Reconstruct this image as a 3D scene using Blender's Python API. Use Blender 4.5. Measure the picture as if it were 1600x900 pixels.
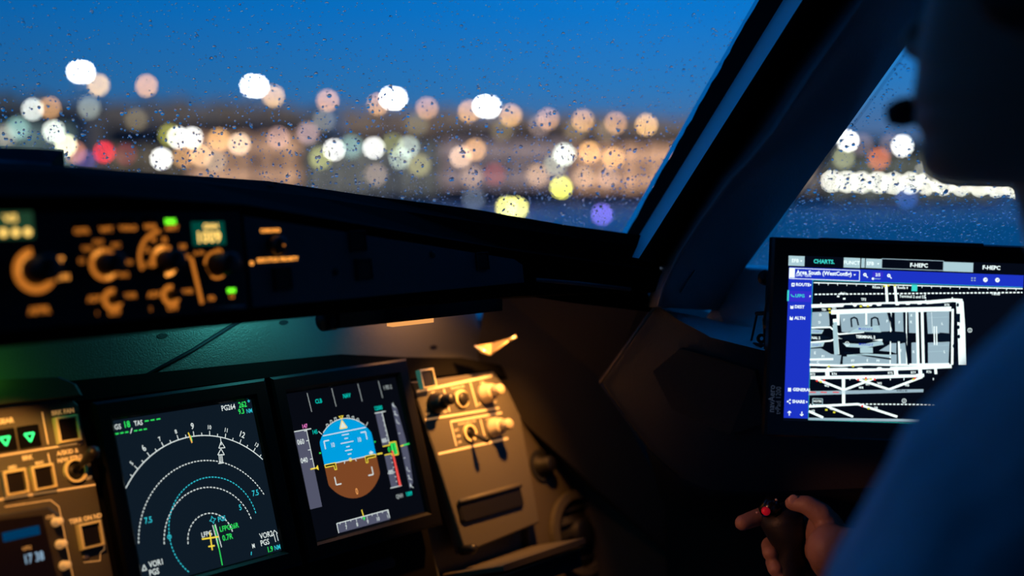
import bpy, bmesh, math, random
from mathutils import Vector as V, Matrix, noise
R = math.radians
random.seed(7)
for o in list(bpy.data.objects): bpy.data.objects.remove(o)
S = bpy.context.scene
COL = S.collection

# ------------------------------------------------------------------ camera
# cockpit axes: X = to the right wing, Y = nose, Z = up, metres; floor at z = 0
EYE = V((0, 0, 1.25))
FPX, YAW, PIT = 1920.0, R(48.2), R(-4.6)
FW = V((math.sin(YAW)*math.cos(PIT), math.cos(YAW)*math.cos(PIT), math.sin(PIT)))
RT = V((math.cos(YAW), -math.sin(YAW), 0)); UP = RT.cross(FW)
cam = bpy.data.cameras.new('camera'); camo = bpy.data.objects.new('camera', cam); COL.objects.link(camo)
camo.matrix_world = Matrix.Translation(EYE) @ Matrix((RT, UP, -FW)).transposed().to_4x4()
cam.sensor_width = 36; cam.lens = 36*FPX/1600; cam.clip_start = .02; cam.clip_end = 5000
cam.dof.use_dof = True; cam.dof.focus_distance = 1.27
cam.dof.aperture_fstop = 1.9; cam.dof.aperture_blades = 0
S.camera = camo

# ------------------------------------------------------------------ sky
w = bpy.data.worlds.new('dusk_sky'); S.world = w; w.use_nodes = True
nt = w.node_tree; nt.nodes.clear()
N = nt.nodes.new; L = nt.links.new
tc = N('ShaderNodeTexCoord'); sx = N('ShaderNodeSeparateXYZ'); L(tc.outputs['Generated'], sx.inputs[0])
cr = N('ShaderNodeValToRGB'); L(sx.outputs[2], cr.inputs[0])
el = cr.color_ramp.elements
el[0].position = 0.0; el[0].color = (.075, .115, .21, 1)
el[1].position = 1.0; el[1].color = (.001, .17, .62, 1)
for p, c in ((.03, (.095, .140, .27, 1)), (.055, (.058, .155, .34, 1)), (.08, (.024, .180, .47, 1)), (.14, (.003, .175, .57, 1)), (.35, (.001, .19, .68, 1))):
    e = el.new(p); e.color = c
mr = N('ShaderNodeMapRange'); L(sx.outputs[0], mr.inputs[0])
mr.inputs[1].default_value = .35; mr.inputs[2].default_value = .8; mr.inputs[3].default_value = .66; mr.inputs[4].default_value = 1.08
bg = N('ShaderNodeBackground'); L(cr.outputs[0], bg.inputs[0]); L(mr.outputs[0], bg.inputs[1])
L(bg.outputs[0], N('ShaderNodeOutputWorld').inputs[0])

S.view_settings.view_transform = 'Standard'; S.view_settings.look = 'None'
S.view_settings.exposure = 0; S.view_settings.gamma = 1; S.view_settings.use_curve_mapping = False
S.cycles.max_bounces = 8; S.cycles.transmission_bounces = 6; S.cycles.transparent_max_bounces = 16
S.cycles.sample_clamp_indirect = 4

# ------------------------------------------------------------------ helpers
def ray(u, v): return FW + RT*((u-800)/FPX) + UP*((450-v)/FPX)
def at(u, v, d): return EYE + ray(u, v)*d          # a surveyed point: sight line (u, v) at depth d

class Fr:                                           # a flat working frame: origin, two axes, normal
    def __init__(s, o, ex, ey):
        s.o = V(o); s.ex = V(ex).normalized(); s.n = s.ex.cross(V(ey)).normalized(); s.ey = s.n.cross(s.ex)
    def M(s):
        m = Matrix((s.ex, s.ey, s.n)).transposed().to_4x4(); m.translation = s.o; return m
    def at(s, x, y, h=0): return Fr(s.o+s.ex*x+s.ey*y+s.n*h, s.ex, s.ey)
    def w(s, x, y, h=0): return s.o+s.ex*x+s.ey*y+s.n*h
    def hit(s, u, v):
        r = ray(u, v); p = EYE+r*((s.o-EYE).dot(s.n)/r.dot(s.n)); q = p-s.o
        return q.dot(s.ex), q.dot(s.ey)
WORLD = Fr((0, 0, 0), (1, 0, 0), (0, 1, 0))

MATS = {}
def mat(name, col=(.5,.5,.5), rough=.6, metal=0, emit=None, es=1, spec=.5, bump=None, var=0, trans=0, ior=1.45, sample=True):
    if name in MATS: return MATS[name]
    m = bpy.data.materials.new(name); m.use_nodes = True; t = m.node_tree; b = t.nodes['Principled BSDF']
    b.inputs['Base Color'].default_value = (*col, 1); b.inputs['Roughness'].default_value = rough
    b.inputs['Metallic'].default_value = metal; b.inputs['Specular IOR Level'].default_value = spec
    b.inputs['Transmission Weight'].default_value = trans; b.inputs['IOR'].default_value = ior
    if emit: b.inputs['Emission Color'].default_value = (*emit, 1); b.inputs['Emission Strength'].default_value = es
    if bump or var:
        tcn = t.nodes.new('ShaderNodeTexCoord'); nz = t.nodes.new('ShaderNodeTexNoise')
        t.links.new(tcn.outputs['Object'], nz.inputs['Vector'])
        nz.inputs['Scale'].default_value = bump[0] if bump else 30; nz.inputs['Detail'].default_value = 4
        if bump:
            bp = t.nodes.new('ShaderNodeBump'); bp.inputs['Strength'].default_value = bump[1]; bp.inputs['Distance'].default_value = .002
            t.links.new(nz.outputs[0], bp.inputs['Height']); t.links.new(bp.outputs[0], b.inputs['Normal'])
        if var:
            mx = t.nodes.new('ShaderNodeMix'); mx.data_type = 'RGBA'
            mx.inputs[6].default_value = (*[c*(1-var) for c in col], 1); mx.inputs[7].default_value = (*[min(1, c*(1+var)) for c in col], 1)
            t.links.new(nz.outputs[0], mx.inputs[0]); t.links.new(mx.outputs[2], b.inputs['Base Color'])
    if not sample: m.cycles.emission_sampling = 'NONE'
    MATS[name] = m; return m
def glow(name, col, s=1.0, sample=False):           # something that gives off light
    if name in MATS: return MATS[name]
    m = bpy.data.materials.new(name); m.use_nodes = True; t = m.node_tree; t.nodes.clear()
    e = t.nodes.new('ShaderNodeEmission'); e.inputs[0].default_value = (*col, 1); e.inputs[1].default_value = s
    t.links.new(e.outputs[0], t.nodes.new('ShaderNodeOutputMaterial').inputs[0])
    if not sample: m.cycles.emission_sampling = 'NONE'
    MATS[name] = m; return m

_txt = {}
def text_mesh(s, bold=0.0):
    k = (s, bold)
    if k not in _txt:
        c = bpy.data.curves.new('t', 'FONT'); c.body = s; c.size = 1; c.offset = bold; c.resolution_u = 2
        c.align_x = 'CENTER'; c.align_y = 'CENTER'
        o = bpy.data.objects.new('t', c); me = o.to_mesh()
        vs = [v.co.copy() for v in me.vertices]; fs = [tuple(p.vertices) for p in me.polygons]
        o.to_mesh_clear(); bpy.data.objects.remove(o); bpy.data.curves.remove(c)
        _txt[k] = (vs, fs)
    return _txt[k]

class MB:
    def __init__(s): s.v = []; s.f = []; s.m = []; s.sm = []
    def add(s, vs, fs, mi=0, smooth=False):
        b = len(s.v); s.v += [V(p) for p in vs]; s.f += [tuple(i+b for i in f) for f in fs]
        s.m += [mi]*len(fs); s.sm += [smooth]*len(fs); return s
    def box(s, c, d, mi=0, bev=0):
        x, y, z = c; a, b, e = d[0]/2, d[1]/2, d[2]/2
        if bev: return s.prism([(x-a+bev,y-b),(x+a-bev,y-b),(x+a,y-b+bev),(x+a,y+b-bev),(x+a-bev,y+b),(x-a+bev,y+b),(x-a,y+b-bev),(x-a,y-b+bev)], z-e, z+e, mi, min(bev, e))
        vs = [(x+i*a, y+j*b, z+k*e) for i in (-1,1) for j in (-1,1) for k in (-1,1)]
        return s.add(vs, [(0,1,3,2),(4,6,7,5),(0,4,5,1),(2,3,7,6),(0,2,6,4),(1,5,7,3)], mi)
    def prism(s, pts, z0, z1, mi=0, bev=0):
        n = len(pts); cx = sum(p[0] for p in pts)/n; cy = sum(p[1] for p in pts)/n
        ar = sum(pts[i][0]*pts[(i+1)%n][1]-pts[(i+1)%n][0]*pts[i][1] for i in range(n))
        if ar < 0: pts = pts[::-1]
        rings = [[(p[0], p[1], z0) for p in pts], [(p[0], p[1], z1-bev*.7) for p in pts]]
        if bev:
            top = []
            for p in pts:
                q = V((cx-p[0], cy-p[1])); l = q.length or 1; q = q*(min(bev, l*.4)/l); top.append((p[0]+q[0], p[1]+q[1], z1))
            rings.append(top)
        vs = [q for r_ in rings for q in r_]; fs = [tuple(range(n))[::-1]]
        for k in range(len(rings)-1):
            for i in range(n): fs.append((k*n+i, k*n+(i+1)%n, (k+1)*n+(i+1)%n, (k+1)*n+i))
        fs.append(tuple(range((len(rings)-1)*n, len(rings)*n))); return s.add(vs, fs, mi)
    def lathe(s, prof, mi=0, c=(0,0,0), n=28, smooth=True, ax=None):
        # prof: (radius, height) along +Z (or along ax)
        M = Matrix.Translation(V(c)) @ (V(ax).to_track_quat('Z','Y').to_matrix().to_4x4() if ax else Matrix())
        vs = []; fs = []
        for r_, h in prof:
            for i in range(n): a = 2*math.pi*i/n; vs.append(M @ V((r_*math.cos(a), r_*math.sin(a), h)))
        for k in range(len(prof)-1):
            for i in range(n): fs.append((k*n+i, k*n+(i+1)%n, (k+1)*n+(i+1)%n, (k+1)*n+i))
        fs.append(tuple(range(n))[::-1]); fs.append(tuple(range((len(prof)-1)*n, len(prof)*n)))
        return s.add(vs, fs, mi, smooth)
    def ring(s, c, r0, r1, z0, z1, mi=0, n=32):
        vs = []; fs = []
        for r_, z in ((r0,z0),(r1,z0),(r1,z1),(r0,z1)):
            for i in range(n): a = 2*math.pi*i/n; vs.append((c[0]+r_*math.cos(a), c[1]+r_*math.sin(a), c[2]+z if len(c)>2 else z))
        for k in range(4):
            for i in range(n): fs.append((k*n+i, k*n+(i+1)%n, ((k+1)%4)*n+(i+1)%n, ((k+1)%4)*n+i))
        return s.add(vs, fs, mi)
    def tube(s, pts, r_, mi=0, n=10, taper=None):
        pts = [V(p) for p in pts]; vs = []; fs = []
        for i, p in enumerate(pts):
            d = (pts[min(i+1, len(pts)-1)]-pts[max(i-1, 0)]).normalized(); q = d.to_track_quat('Z','Y')
            rr = taper[i] if taper else r_
            for k in range(n): a = 2*math.pi*k/n; vs.append(p+q @ V((rr*math.cos(a), rr*math.sin(a), 0)))
        for i in range(len(pts)-1):
            for k in range(n): fs.append((i*n+k, i*n+(k+1)%n, (i+1)*n+(k+1)%n, (i+1)*n+k))
        fs.append(tuple(range(n))[::-1]); fs.append(tuple(range((len(pts)-1)*n, len(pts)*n))); return s.add(vs, fs, mi, True)
    def loft(s, rings, mi=0, closed=True, caps=True, smooth=True):
        n = len(rings[0]); vs = [p for r_ in rings for p in r_]; fs = []
        for k in range(len(rings)-1):
            for i in range(n if closed else n-1): fs.append((k*n+i, k*n+(i+1)%n, (k+1)*n+(i+1)%n, (k+1)*n+i))
        if caps: fs.append(tuple(range(n))[::-1]); fs.append(tuple(range((len(rings)-1)*n, len(rings)*n)))
        return s.add(vs, fs, mi, smooth)
    def slab(s, pts, thick, mi=0, back=None):       # flat-ish polygon in space given thickness away from 'back'
        pts = [V(p) for p in pts]; n = len(pts); c = sum(pts, V())/n
        nn = V()
        for i in range(n): nn += (pts[i]-c).cross(pts[(i+1)%n]-c)
        nn.normalize(); ref = (back if back else EYE)
        if (ref-c).dot(nn) < 0: pts = pts[::-1]; nn = -nn
        vs = pts+[p-nn*thick for p in pts]; fs = [tuple(range(n)), tuple(range(2*n-1, n-1, -1))]
        for i in range(n): fs.append((i, n+i, n+(i+1)%n, (i+1)%n))
        return s.add(vs, fs, mi)
    # flat print (x right, y up, small height z)
    def rect(s, x0, y0, x1, y1, z, mi=0): return s.add([(x0,y0,z),(x1,y0,z),(x1,y1,z),(x0,y1,z)], [(0,1,2,3)], mi)
    def poly(s, pts, z, mi=0): return s.add([(p[0],p[1],z) for p in pts], [tuple(range(len(pts)))], mi)
    def line(s, p, q, wd, z, mi=0):
        p = V(p[:2]); q = V(q[:2]); d = q-p
        if d.length < 1e-9: return s
        n_ = V((-d.y, d.x)).normalized()*wd/2
        return s.add([(*(p-n_),z),(*(q-n_),z),(*(q+n_),z),(*(p+n_),z)], [(0,1,2,3)], mi)
    def path(s, pts, wd, z, mi=0, close=False, dash=None):
        if close: pts = list(pts)+[pts[0]]
        for a, b in zip(pts, pts[1:]):
            if dash:
                a2, b2 = V(a[:2]), V(b[:2]); ln = (b2-a2).length; k = 0
                while k < ln:
                    s.line(a2+(b2-a2)*(k/ln), a2+(b2-a2)*(min(ln, k+dash[0])/ln), wd, z, mi); k += dash[0]+dash[1]
            else: s.line(a, b, wd, z, mi)
        return s
    def arc(s, cx, cy, r_, a0, a1, wd, z, mi=0, n=60, dash=0):
        for i in range(n):
            if dash and i % 2: continue
            A = R(a0+(a1-a0)*i/n); B = R(a0+(a1-a0)*(i+1 if not dash else i+1.25)/n)
            s.add([(cx+(r_-wd/2)*math.cos(A), cy+(r_-wd/2)*math.sin(A), z), (cx+(r_+wd/2)*math.cos(A), cy+(r_+wd/2)*math.sin(A), z),
                   (cx+(r_+wd/2)*math.cos(B), cy+(r_+wd/2)*math.sin(B), z), (cx+(r_-wd/2)*math.cos(B), cy+(r_-wd/2)*math.sin(B), z)], [(0,1,2,3)], mi)
        return s
    def text(s, t, x, y, h, z, mi=0, wx=1.0, rot=0, bold=.012, al='C'):
        vs, fs = text_mesh(t, bold); sc = h/.72
        xs = [v.x for v in vs]; mnx, mxx = min(xs), max(xs)
        dx = {'C': -(mnx+mxx)/2, 'L': -mnx, 'R': -mxx}[al]
        c, sn = math.cos(rot), math.sin(rot); out = []
        for v in vs:
            a, b = (v.x+dx)*sc*wx, v.y*sc; out.append((x+a*c-b*sn, y+a*sn+b*c, z))
        return s.add(out, fs, mi)
    def build(s, name, mats, parent=None, fr=None):
        me = bpy.data.meshes.new(name); me.from_pydata([tuple(p) for p in s.v], [], s.f)
        for m in (mats if isinstance(mats, (list, tuple)) else [mats]): me.materials.append(m)
        me.polygons.foreach_set('material_index', s.m); me.polygons.foreach_set('use_smooth', s.sm); me.update()
        o = bpy.data.objects.new(name, me); COL.objects.link(o)
        if parent: o.parent = parent
        if fr: o.matrix_local = fr.M()
        return o
def tag(o, label=None, cat=None, group=None, kind=None):
    if label: o['label'] = label
    if cat: o['category'] = cat
    if group: o['group'] = group
    if kind: o['kind'] = kind
    return o
def thing(name, fr, label, cat, group=None):
    o = bpy.data.objects.new(name, None); COL.objects.link(o); o.empty_display_size = .02
    o.matrix_local = fr.M(); return tag(o, label, cat, group)
def centre(o):                                      # move a lone mesh's origin to its own middle
    me = o.data; c = sum((v.co for v in me.vertices), V())/len(me.vertices)
    me.transform(Matrix.Translation(-c)); o.matrix_local = o.matrix_local @ Matrix.Translation(c); return o

black = mat('black_plastic', (.006,.006,.008), .55, bump=(400,.15))
matte = mat('matte_black', (.0022,.002,.002), .7, spec=.12)
gloss = mat('glossy_black', (.004,.004,.005), .22)
dark = mat('dark_trim', (.016,.017,.024), .6, bump=(300,.2))
shieldm = mat('glareshield_vinyl', (.0035,.0025,.002), .85, spec=.02, bump=(500,.5))
panelm = mat('grey_panel_paint', (.095,.09,.08), .55, bump=(500,.2), var=.12)
fcum = mat('glareshield_panel_grey', (.13,.10,.11), .6, bump=(500,.2), var=.1)
knobm = mat('knob_black', (.015,.014,.014), .4)
lblm = mat('panel_lettering', (.80,.72,.58), .5, emit=(1,.46,.12), es=.30, sample=False)
ringm = mat('button_guard', (.90,.80,.50), .45)
liningm = mat('side_lining', (.026,.022,.022), .7, bump=(350,.3), var=.15)
sillm = mat('sill_paint', (.90,.92,.94), .5, var=.06)
blue_strip = mat('post_strip_paint', (.75,.80,.85), .5)
amber = glow('amber_backlight', (1,.36,.055), 1.7)
amber_hi = glow('amber_backlight_bright', (1,.48,.11), 2.8)
amber_lo = glow('amber_backlight_dim', (1,.30,.035), .55)

# ------------------------------------------------------------------ outdoors
GZ = -3.45
asph = mat('wet_apron', (.50,.44,.44), .7, spec=.02, var=.25)
g = MB().add([(-1500,-1500,GZ),(2500,-1500,GZ),(2500,2500,GZ),(-1500,2500,GZ)], [(0,1,2,3)]).build('ground', asph)
tag(g, kind='structure')
hillm = mat('hazed_tree_belt', (.50,.38,.22), .9)  # pale base colour carries the haze in front of the trees
def far_box(name, u0, u1, vt, D, dep, m, parent=None, vb=None):
    a = at(u0, 302, D); b = at(u1, 302, D); ex = (b-a); ex.z = 0; Lx = ex.length
    fr = Fr((a.x, a.y, GZ), ex, (0,0,1))             # x along facade, y up, n towards the eye
    h = (302-vt)/FPX*D + 4.7
    return fr, Lx, h
# tree belt behind the terminals, uneven top
def belt(u0, u1, v0, v1, D, seed, label):
    fr, Lx, h = far_box('x', u0, u1, 200, D, 1, None)
    h0 = (302-v0)/FPX*D+4.7; h1 = (302-v1)/FPX*D+4.7; b = MB(); n = 60; front = []
    rng = random.Random(seed)
    tops = [(h0+(h1-h0)*i/n)*(1+.06*rng.uniform(-1,1)) for i in range(n+1)]
    for z in (0, -14):
        b.add([(Lx*i/n, y, z+(rng.uniform(-3,3))) for i in range(n+1) for y in (0, tops[i]*.7, tops[i])],
              [(3*i+k, 3*i+3+k, 3*i+4+k, 3*i+1+k) for i in range(n) for k in (0,1)])
    m_ = 3*(n+1)
    b.f += [(3*i+2, 3*i+5, m_+3*i+5, m_+3*i+2) for i in range(n)]; b.m += [0]*n; b.sm += [False]*n
    o = b.build('tree_belt', hillm, fr=fr); tag(o, label, 'trees', kind='stuff'); return o
belt(-200, 520, 150, 176, 620, 1, 'dark belt of trees behind the terminal lights on the left')
belt(535, 1172, 176, 200, 560, 2, 'dark belt of trees behind the row of peach mast lights')
belt(1195, 1750, 222, 226, 700, 3, 'dark belt of trees seen through the side window')

wallfar = mat('terminal_wall', (.10,.10,.10), .8)
def terminal(u0, u1, vt, D, rows, wcol, ws, label, ncol=8, roofm=None, body=(.05,.045,.04)):
    fr, Lx, h = far_box('t', u0, u1, vt, D, 1, None)
    t = thing('terminal_building', fr, label, 'building', 'airport buildings across the apron')
    bm_ = mat('terminal_wall_%d' % (int(u0)), body, .8)
    MB().box((Lx/2, h/2, -4), (Lx, h, 8)).build('wall', bm_, t)
    MB().box((Lx/2, h+.4, -4), (Lx, .8, 8.6)).build('roof', dark, t)
    wm = glow('lit_window_%d' % int(u0), wcol, ws)
    f = MB().box((0,0,.1), (1,1,.2)).build('window', wm, t); base = f; first = True
    for r_ in range(rows[0]):
        for c in range(ncol):
            wx = Lx/ncol; hh = h*rows[1]/rows[0]; y = h*rows[2]+hh*(r_+.5)
            o = base if first else base.copy()
            if not first: COL.objects.link(o); o.parent = t
            o.location = (wx*(c+.5), y, 0); o.scale = (wx*.84, hh*.72, 1); first = False
    return t
P1, P2 = (1,.52,.30), (.95,.62,.50)
terminal(-60, 118, 186, 345, (3,.8,.1), (.42,.62,.60), .42, 'pale teal lit terminal block at the far left of the windscreen', 4)
terminal(170, 292, 208, 350, (2,.7,.1), (.45,.36,.24), .35, 'low dim brown hall behind the red light', 3)
terminal(296, 470, 204, 345, (2,.72,.2), (1,.56,.34), .75, 'terminal hall glowing peach behind the twin white lamps', 5)
terminal(478, 686, 222, 360, (3,.75,.18), (.50,.50,.46), .42, 'greyish green lit terminal in the middle of the windscreen', 6)
terminal(690, 890, 214, 345, (2,.7,.22), (.62,.46,.46), .62, 'mauve lit terminal behind the pair of peach lamps', 6)
terminal(896, 1110, 226, 360, (2,.74,.2), (1,.54,.32), 1.05, 'long bright orange lit terminal ending at the windscreen post', 6)
terminal(1150, 1284, 246, 350, (1,.6,.2), (.5,.42,.36), .4, 'dim hall where post and side window meet', 4)
terminal(1292, 1560, 240, 360, (2,.8,.1), (.42,.44,.34), .38, 'olive lit hall above the row of white lamps in the side window', 6)

# apron lights: (u, v, depth, colour, strength, kind, label, image radius)
WH, PE, MV, OL = (1,.98,.9), (1,.50,.17), (.72,.42,.25), (.62,.60,.10)
lamps = [
 (122,112,260,WH,22,'mast','blazing white mast light, left one of the leftmost pair',8),(131,113,262,WH,22,'mast','blazing white mast light, right one of the leftmost pair',8),
 (154,133,300,(1,.64,.26),7,'mast','cream mast light just right of the leftmost white pair',7),
 (229,134,300,PE,6.5,'mast','lone peach mast light with open sky around it',7),
 (51,171,300,(.95,1,.9),7.5,'mast','pale white light beside an orange one at the far left',6.5),
 (78,168,300,(1,.50,.20),5,'mast','orange light touching the pale white one at the far left',6.5),
 (138,168,300,(.45,.5,.44),3.4,'mast','dim grey light under the cream mast light',9),
 (84,205,300,(.95,1,.85),8,'wall','white light above the dark wedge on the glareshield',7),
 (103,227,290,(1,1,.62),9,'wall','pale yellow light above the tip of the dark wedge',8),
 (117,238,295,(1,.36,.20),4,'wall','salmon light beside the tip of the dark wedge',7),
 (163,238,290,(1,.02,.05),6.5,'wall','bright red light low at the left',7),
 (196,241,300,(.45,.06,.08),2.6,'wall','dim dark red light beside the bright red one',7),
 (134,251,290,(.30,.22,.80),3.6,'wall','violet light low beside the dark wedge',7),
 (28,200,300,(.35,.62,.55),3.2,'wall','teal light at the far left edge',9),(8,212,300,(.5,.4,.3),2.4,'wall','dull tan light at the very left edge',9),
 (213,187,340,(.36,.28,.16),2.2,'wall','faint tan light under the lone peach mast light',9),
 (265,211,300,OL,4.2,'wall','olive light half hidden behind the twin white lamps',7),
 (278,215,290,WH,11,'wall','left lamp of the low twin white lamps',7),(300,215,290,WH,11,'wall','right lamp of the low twin white lamps',7),
 (252,248,280,WH,14,'wall','white lamp cut by the edge of the glareshield',7),
 (287,245,300,(1,.48,.18),4.2,'wall','orange light right of the lamp cut by the glareshield',7),(314,243,300,(1,.58,.28),4.6,'wall','light orange lamp under the twin white lamps',8),
 (336,252,300,(.55,.45,.34),3.6,'wall','tan grey light low beside the orange pair',7),
 (342,218,300,PE,4.8,'wall','soft peach light right of the twin white lamps',8),(374,225,300,(1,.70,.46),7,'wall','bright peach light in the glowing hall',7),
 (435,215,300,(.85,.50,.44),4,'wall','mauve peach light right of the glowing hall',7),
 (393,134,262,WH,22,'mast','blazing white mast light, left one of the second pair',8),(402,135,260,WH,22,'mast','blazing white mast light, right one of the second pair',8),
 (427,150,300,(1,.58,.23),7,'mast','cream mast light right of the second white pair',7),
 (512,157,300,(.98,.48,.20),6,'mast','peach mast light between the second and third white pairs',7),
 (591,163,302,(.95,.47,.17),5.6,'mast','peach mast light half behind the third white pair',7),
 (610,153,260,WH,22,'mast','blazing white mast light, left one of the third pair',8),(619,154,262,WH,22,'mast','blazing white mast light, right one of the third pair',8),
 (667,169,300,(.90,.44,.20),5.4,'mast','rosy mast light right of the third white pair',7),
 (733,174,302,(1,.50,.17),6.2,'mast','peach mast light half behind the fourth white pair',7),
 (756,166,260,WH,22,'mast','blazing white mast light, left one of the fourth pair',8),(765,167,262,WH,22,'mast','blazing white mast light, right one of the fourth pair',8),
 (798,180,300,(1,.52,.20),6.2,'mast','peach mast light right of the fourth white pair',7),
 (856,186,300,(.85,.42,.20),5,'mast','dull peach mast light, fourth from the windscreen post',7),(843,196,340,(.55,.38,.34),2.8,'wall','dim rosy light under the dull peach mast light',7),
 (911,188,300,(.95,.48,.19),5.6,'mast','peach mast light, third from the windscreen post',7),(962,192,300,(.85,.42,.20),5,'mast','dull peach mast light, second from the windscreen post',7),
 (1010,195,300,(1,.55,.20),7.5,'mast','bright peach mast light nearest the windscreen post',7),
 (899,203,340,(.38,.27,.15),2.3,'wall','brown glimmer under the third mast light from the post',9),(949,205,340,(.36,.26,.17),2.2,'wall','brown glimmer under the second mast light from the post',9),
 (785,203,340,(.36,.27,.14),2.2,'wall','brown glimmer under the fourth white pair',9),(652,195,340,(.34,.30,.18),2.0,'wall','brown glimmer under the rosy mast light',9),
 (481,208,300,(.75,.50,.50),3.6,'wall','mauve light below the peach mast light',8),(506,188,300,(.42,.44,.46),2.6,'wall','faint grey light under the peach mast light',8),
 (522,234,285,WH,11,'wall','round white lamp over an olive one',7),(501,247,300,(.62,.62,.20),3.8,'wall','olive light below the round white lamp',8),
 (584,231,285,WH,11,'wall','round white lamp beside an olive one',7),(549,229,300,(.30,.50,.46),3.0,'wall','teal light between the two round white lamps',10),
 (613,226,300,(.60,.62,.22),3.8,'wall','olive light right of the second round white lamp',8),
 (638,230,295,(.62,.72,.62),5,'wall','pale grey green light, upper of two',7.5),(625,247,295,(.60,.72,.58),5,'wall','pale grey green light, lower of two',7.5),
 (655,258,300,(.60,.54,.24),3.4,'wall','olive tan light below the grey green pair',8),(587,273,300,(.62,.46,.38),3.2,'wall','tan reflection light low in the middle',8),
 (742,234,300,(.95,.48,.19),5.4,'wall','peach light, upper right of two on the mauve terminal',7.5),(720,245,295,(1,.64,.42),6,'wall','brighter peach light, lower left of two on the mauve terminal',7.5),
 (772,272,300,(.40,.07,.08),2.8,'wall','dark red light low at the mauve terminal',9),(737,276,300,(.58,.38,.28),3.0,'wall','tan light low at the mauve terminal',9),
 (882,241,285,(.92,1,.86),7.5,'wall','white green light left of the orange terminal',7.5),(868,257,300,(.60,.62,.46),4,'wall','grey green light below the white green one',7.5),
 (921,238,295,(1,.50,.17),5.4,'wall','peach light at the left end of the orange terminal',8),(958,247,295,(1,.50,.17),5,'wall','peach light on the middle of the orange terminal',8),
 (912,277,295,(.72,.46,.30),3.4,'wall','brown orange light low under the orange terminal',8),(950,277,295,(.66,.42,.32),3.2,'wall','brown orange light low right under the orange terminal',8),
 (840,274,300,(.80,.48,.28),3.4,'wall','brown orange light low left of the yellow lamp',9),
 (877,293,200,(1,.95,.16),9,'post','yellow apron lamp under the orange terminal',8.5),
 (792,324,150,(1,.92,.22),10,'post','left lamp of the low yellow pair at the glareshield edge',8.5),(808,325,151,(1,.92,.22),10,'post','right lamp of the low yellow pair at the glareshield edge',8.5),
 (941,335,140,(.28,.20,1),6,'post','violet blue taxiway light low near the post',7),
 (740,311,200,(.26,.32,.42),2.2,'post','dim grey blue reflection on the wet apron, built as a lamp',8),  # ground reflection added as a glowing lamp
 (1325,220,262,WH,15,'mast','white mast light where side window meets the post',7),(1410,228,262,WH,15,'mast','white mast light under the headset microphone',7),
 (1319,246,300,(.60,.62,.34),3.8,'wall','olive light below the side window mast light',7.5),
 (1373,248,300,(1,.26,.12),4.2,'wall','orange red light between the side window mast lights',7.5),
 (1347,226,330,(.42,.32,.36),2.2,'wall','faint mauve light between the side window mast lights',8),(1392,226,330,(.42,.32,.36),2.0,'wall','faint mauve light left of the microphone mast light',8),
 (1445,270,300,(.75,.72,.6),5,'wall','pale light at the pilot chin',5),
 (1417,309,180,(.06,.20,.75),3.6,'post','blue light beneath the row of white lamps',6.5),
]
row = [(1299.6,283),(1323.7,284),(1346,285),(1372,285),(1396,286),(1422,286),(1448,287),(1474,288),(1501.5,289),(1530.7,290),(1556.6,291),(1584,292)]
ordn = ['first','second','third','fourth','fifth','sixth','seventh','eighth','ninth','tenth','eleventh','twelfth']
for i, (u, v) in enumerate(row):
    lamps.append((u, v, 240, (1,.97,.80), 18, 'row', ordn[i]+' white lamp from the left in the row in the side window', 5.2))
polem = mat('mast_steel', (.10,.10,.11), .5, .6)
def ball(R_, m_, name, parent, z=0):
    return MB().lathe([(R_*math.cos(a), R_*math.sin(a)+z) for a in [R(x) for x in (-90,-60,-30,0,30,60,90)]], n=14).build(name, m_, parent)
for k, (u, v, D, c, s_, kind, lab, pr) in enumerate(lamps):
    if c is WH or s_ > 8: s_ *= 1.5; pr *= .72
    elif s_ > 4.5: s_ *= 1.45; pr *= .83
    p = at(u, v, D); pr *= .82; s_ *= 1.35; rad = pr/FPX*D*.92
    fr = Fr((p.x, p.y, GZ), (1,0,0), (0,1,0)); top = p.z-GZ
    nm = {'mast':'floodlight_mast','wall':'airport_light','post':'apron_lamp','row':'apron_lamp'}[kind]
    t = thing(nm, fr, lab, 'light', {'mast':'mast lights','wall':'lights on the airport buildings','post':'low apron lights','row':'row of white apron lamps'}[kind])
    ph = {'mast':.35,'wall':.12,'post':.08,'row':.1}[kind]
    MB().lathe([(ph*2,0),(ph*2,.4),(ph,.5),(ph*.6,max(.6,top-rad*.8))], n=8).build('pole', polem, t)
    lm = glow('lamp_%d' % k, c, s_/1.0); ball(rad, lm, 'lamp', t, top)
    MB().lathe([(rad*.5,0),(rad*1.02,0),(rad*.9,rad*.25),(rad*.2,rad*.5)], c=(0,0,top+rad*.95), n=12).build('hood', polem, t)

# ------------------------------------------------------------------ windows with rain
def plane_frame(a, b, c, u0, v0):
    n = FW*(a+800*b+450*c) + RT*(b*FPX) - UP*(c*FPX); n.normalize()   # plane n.(p-eye)=k
    o = at(u0, v0, 1/(a+b*u0+c*v0)); ex = RT-n*RT.dot(n); fr = Fr(o, ex, ex.cross(n))
    return fr
W1 = plane_frame(.8507, -.0000845, -.000168, 600, 200)
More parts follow.
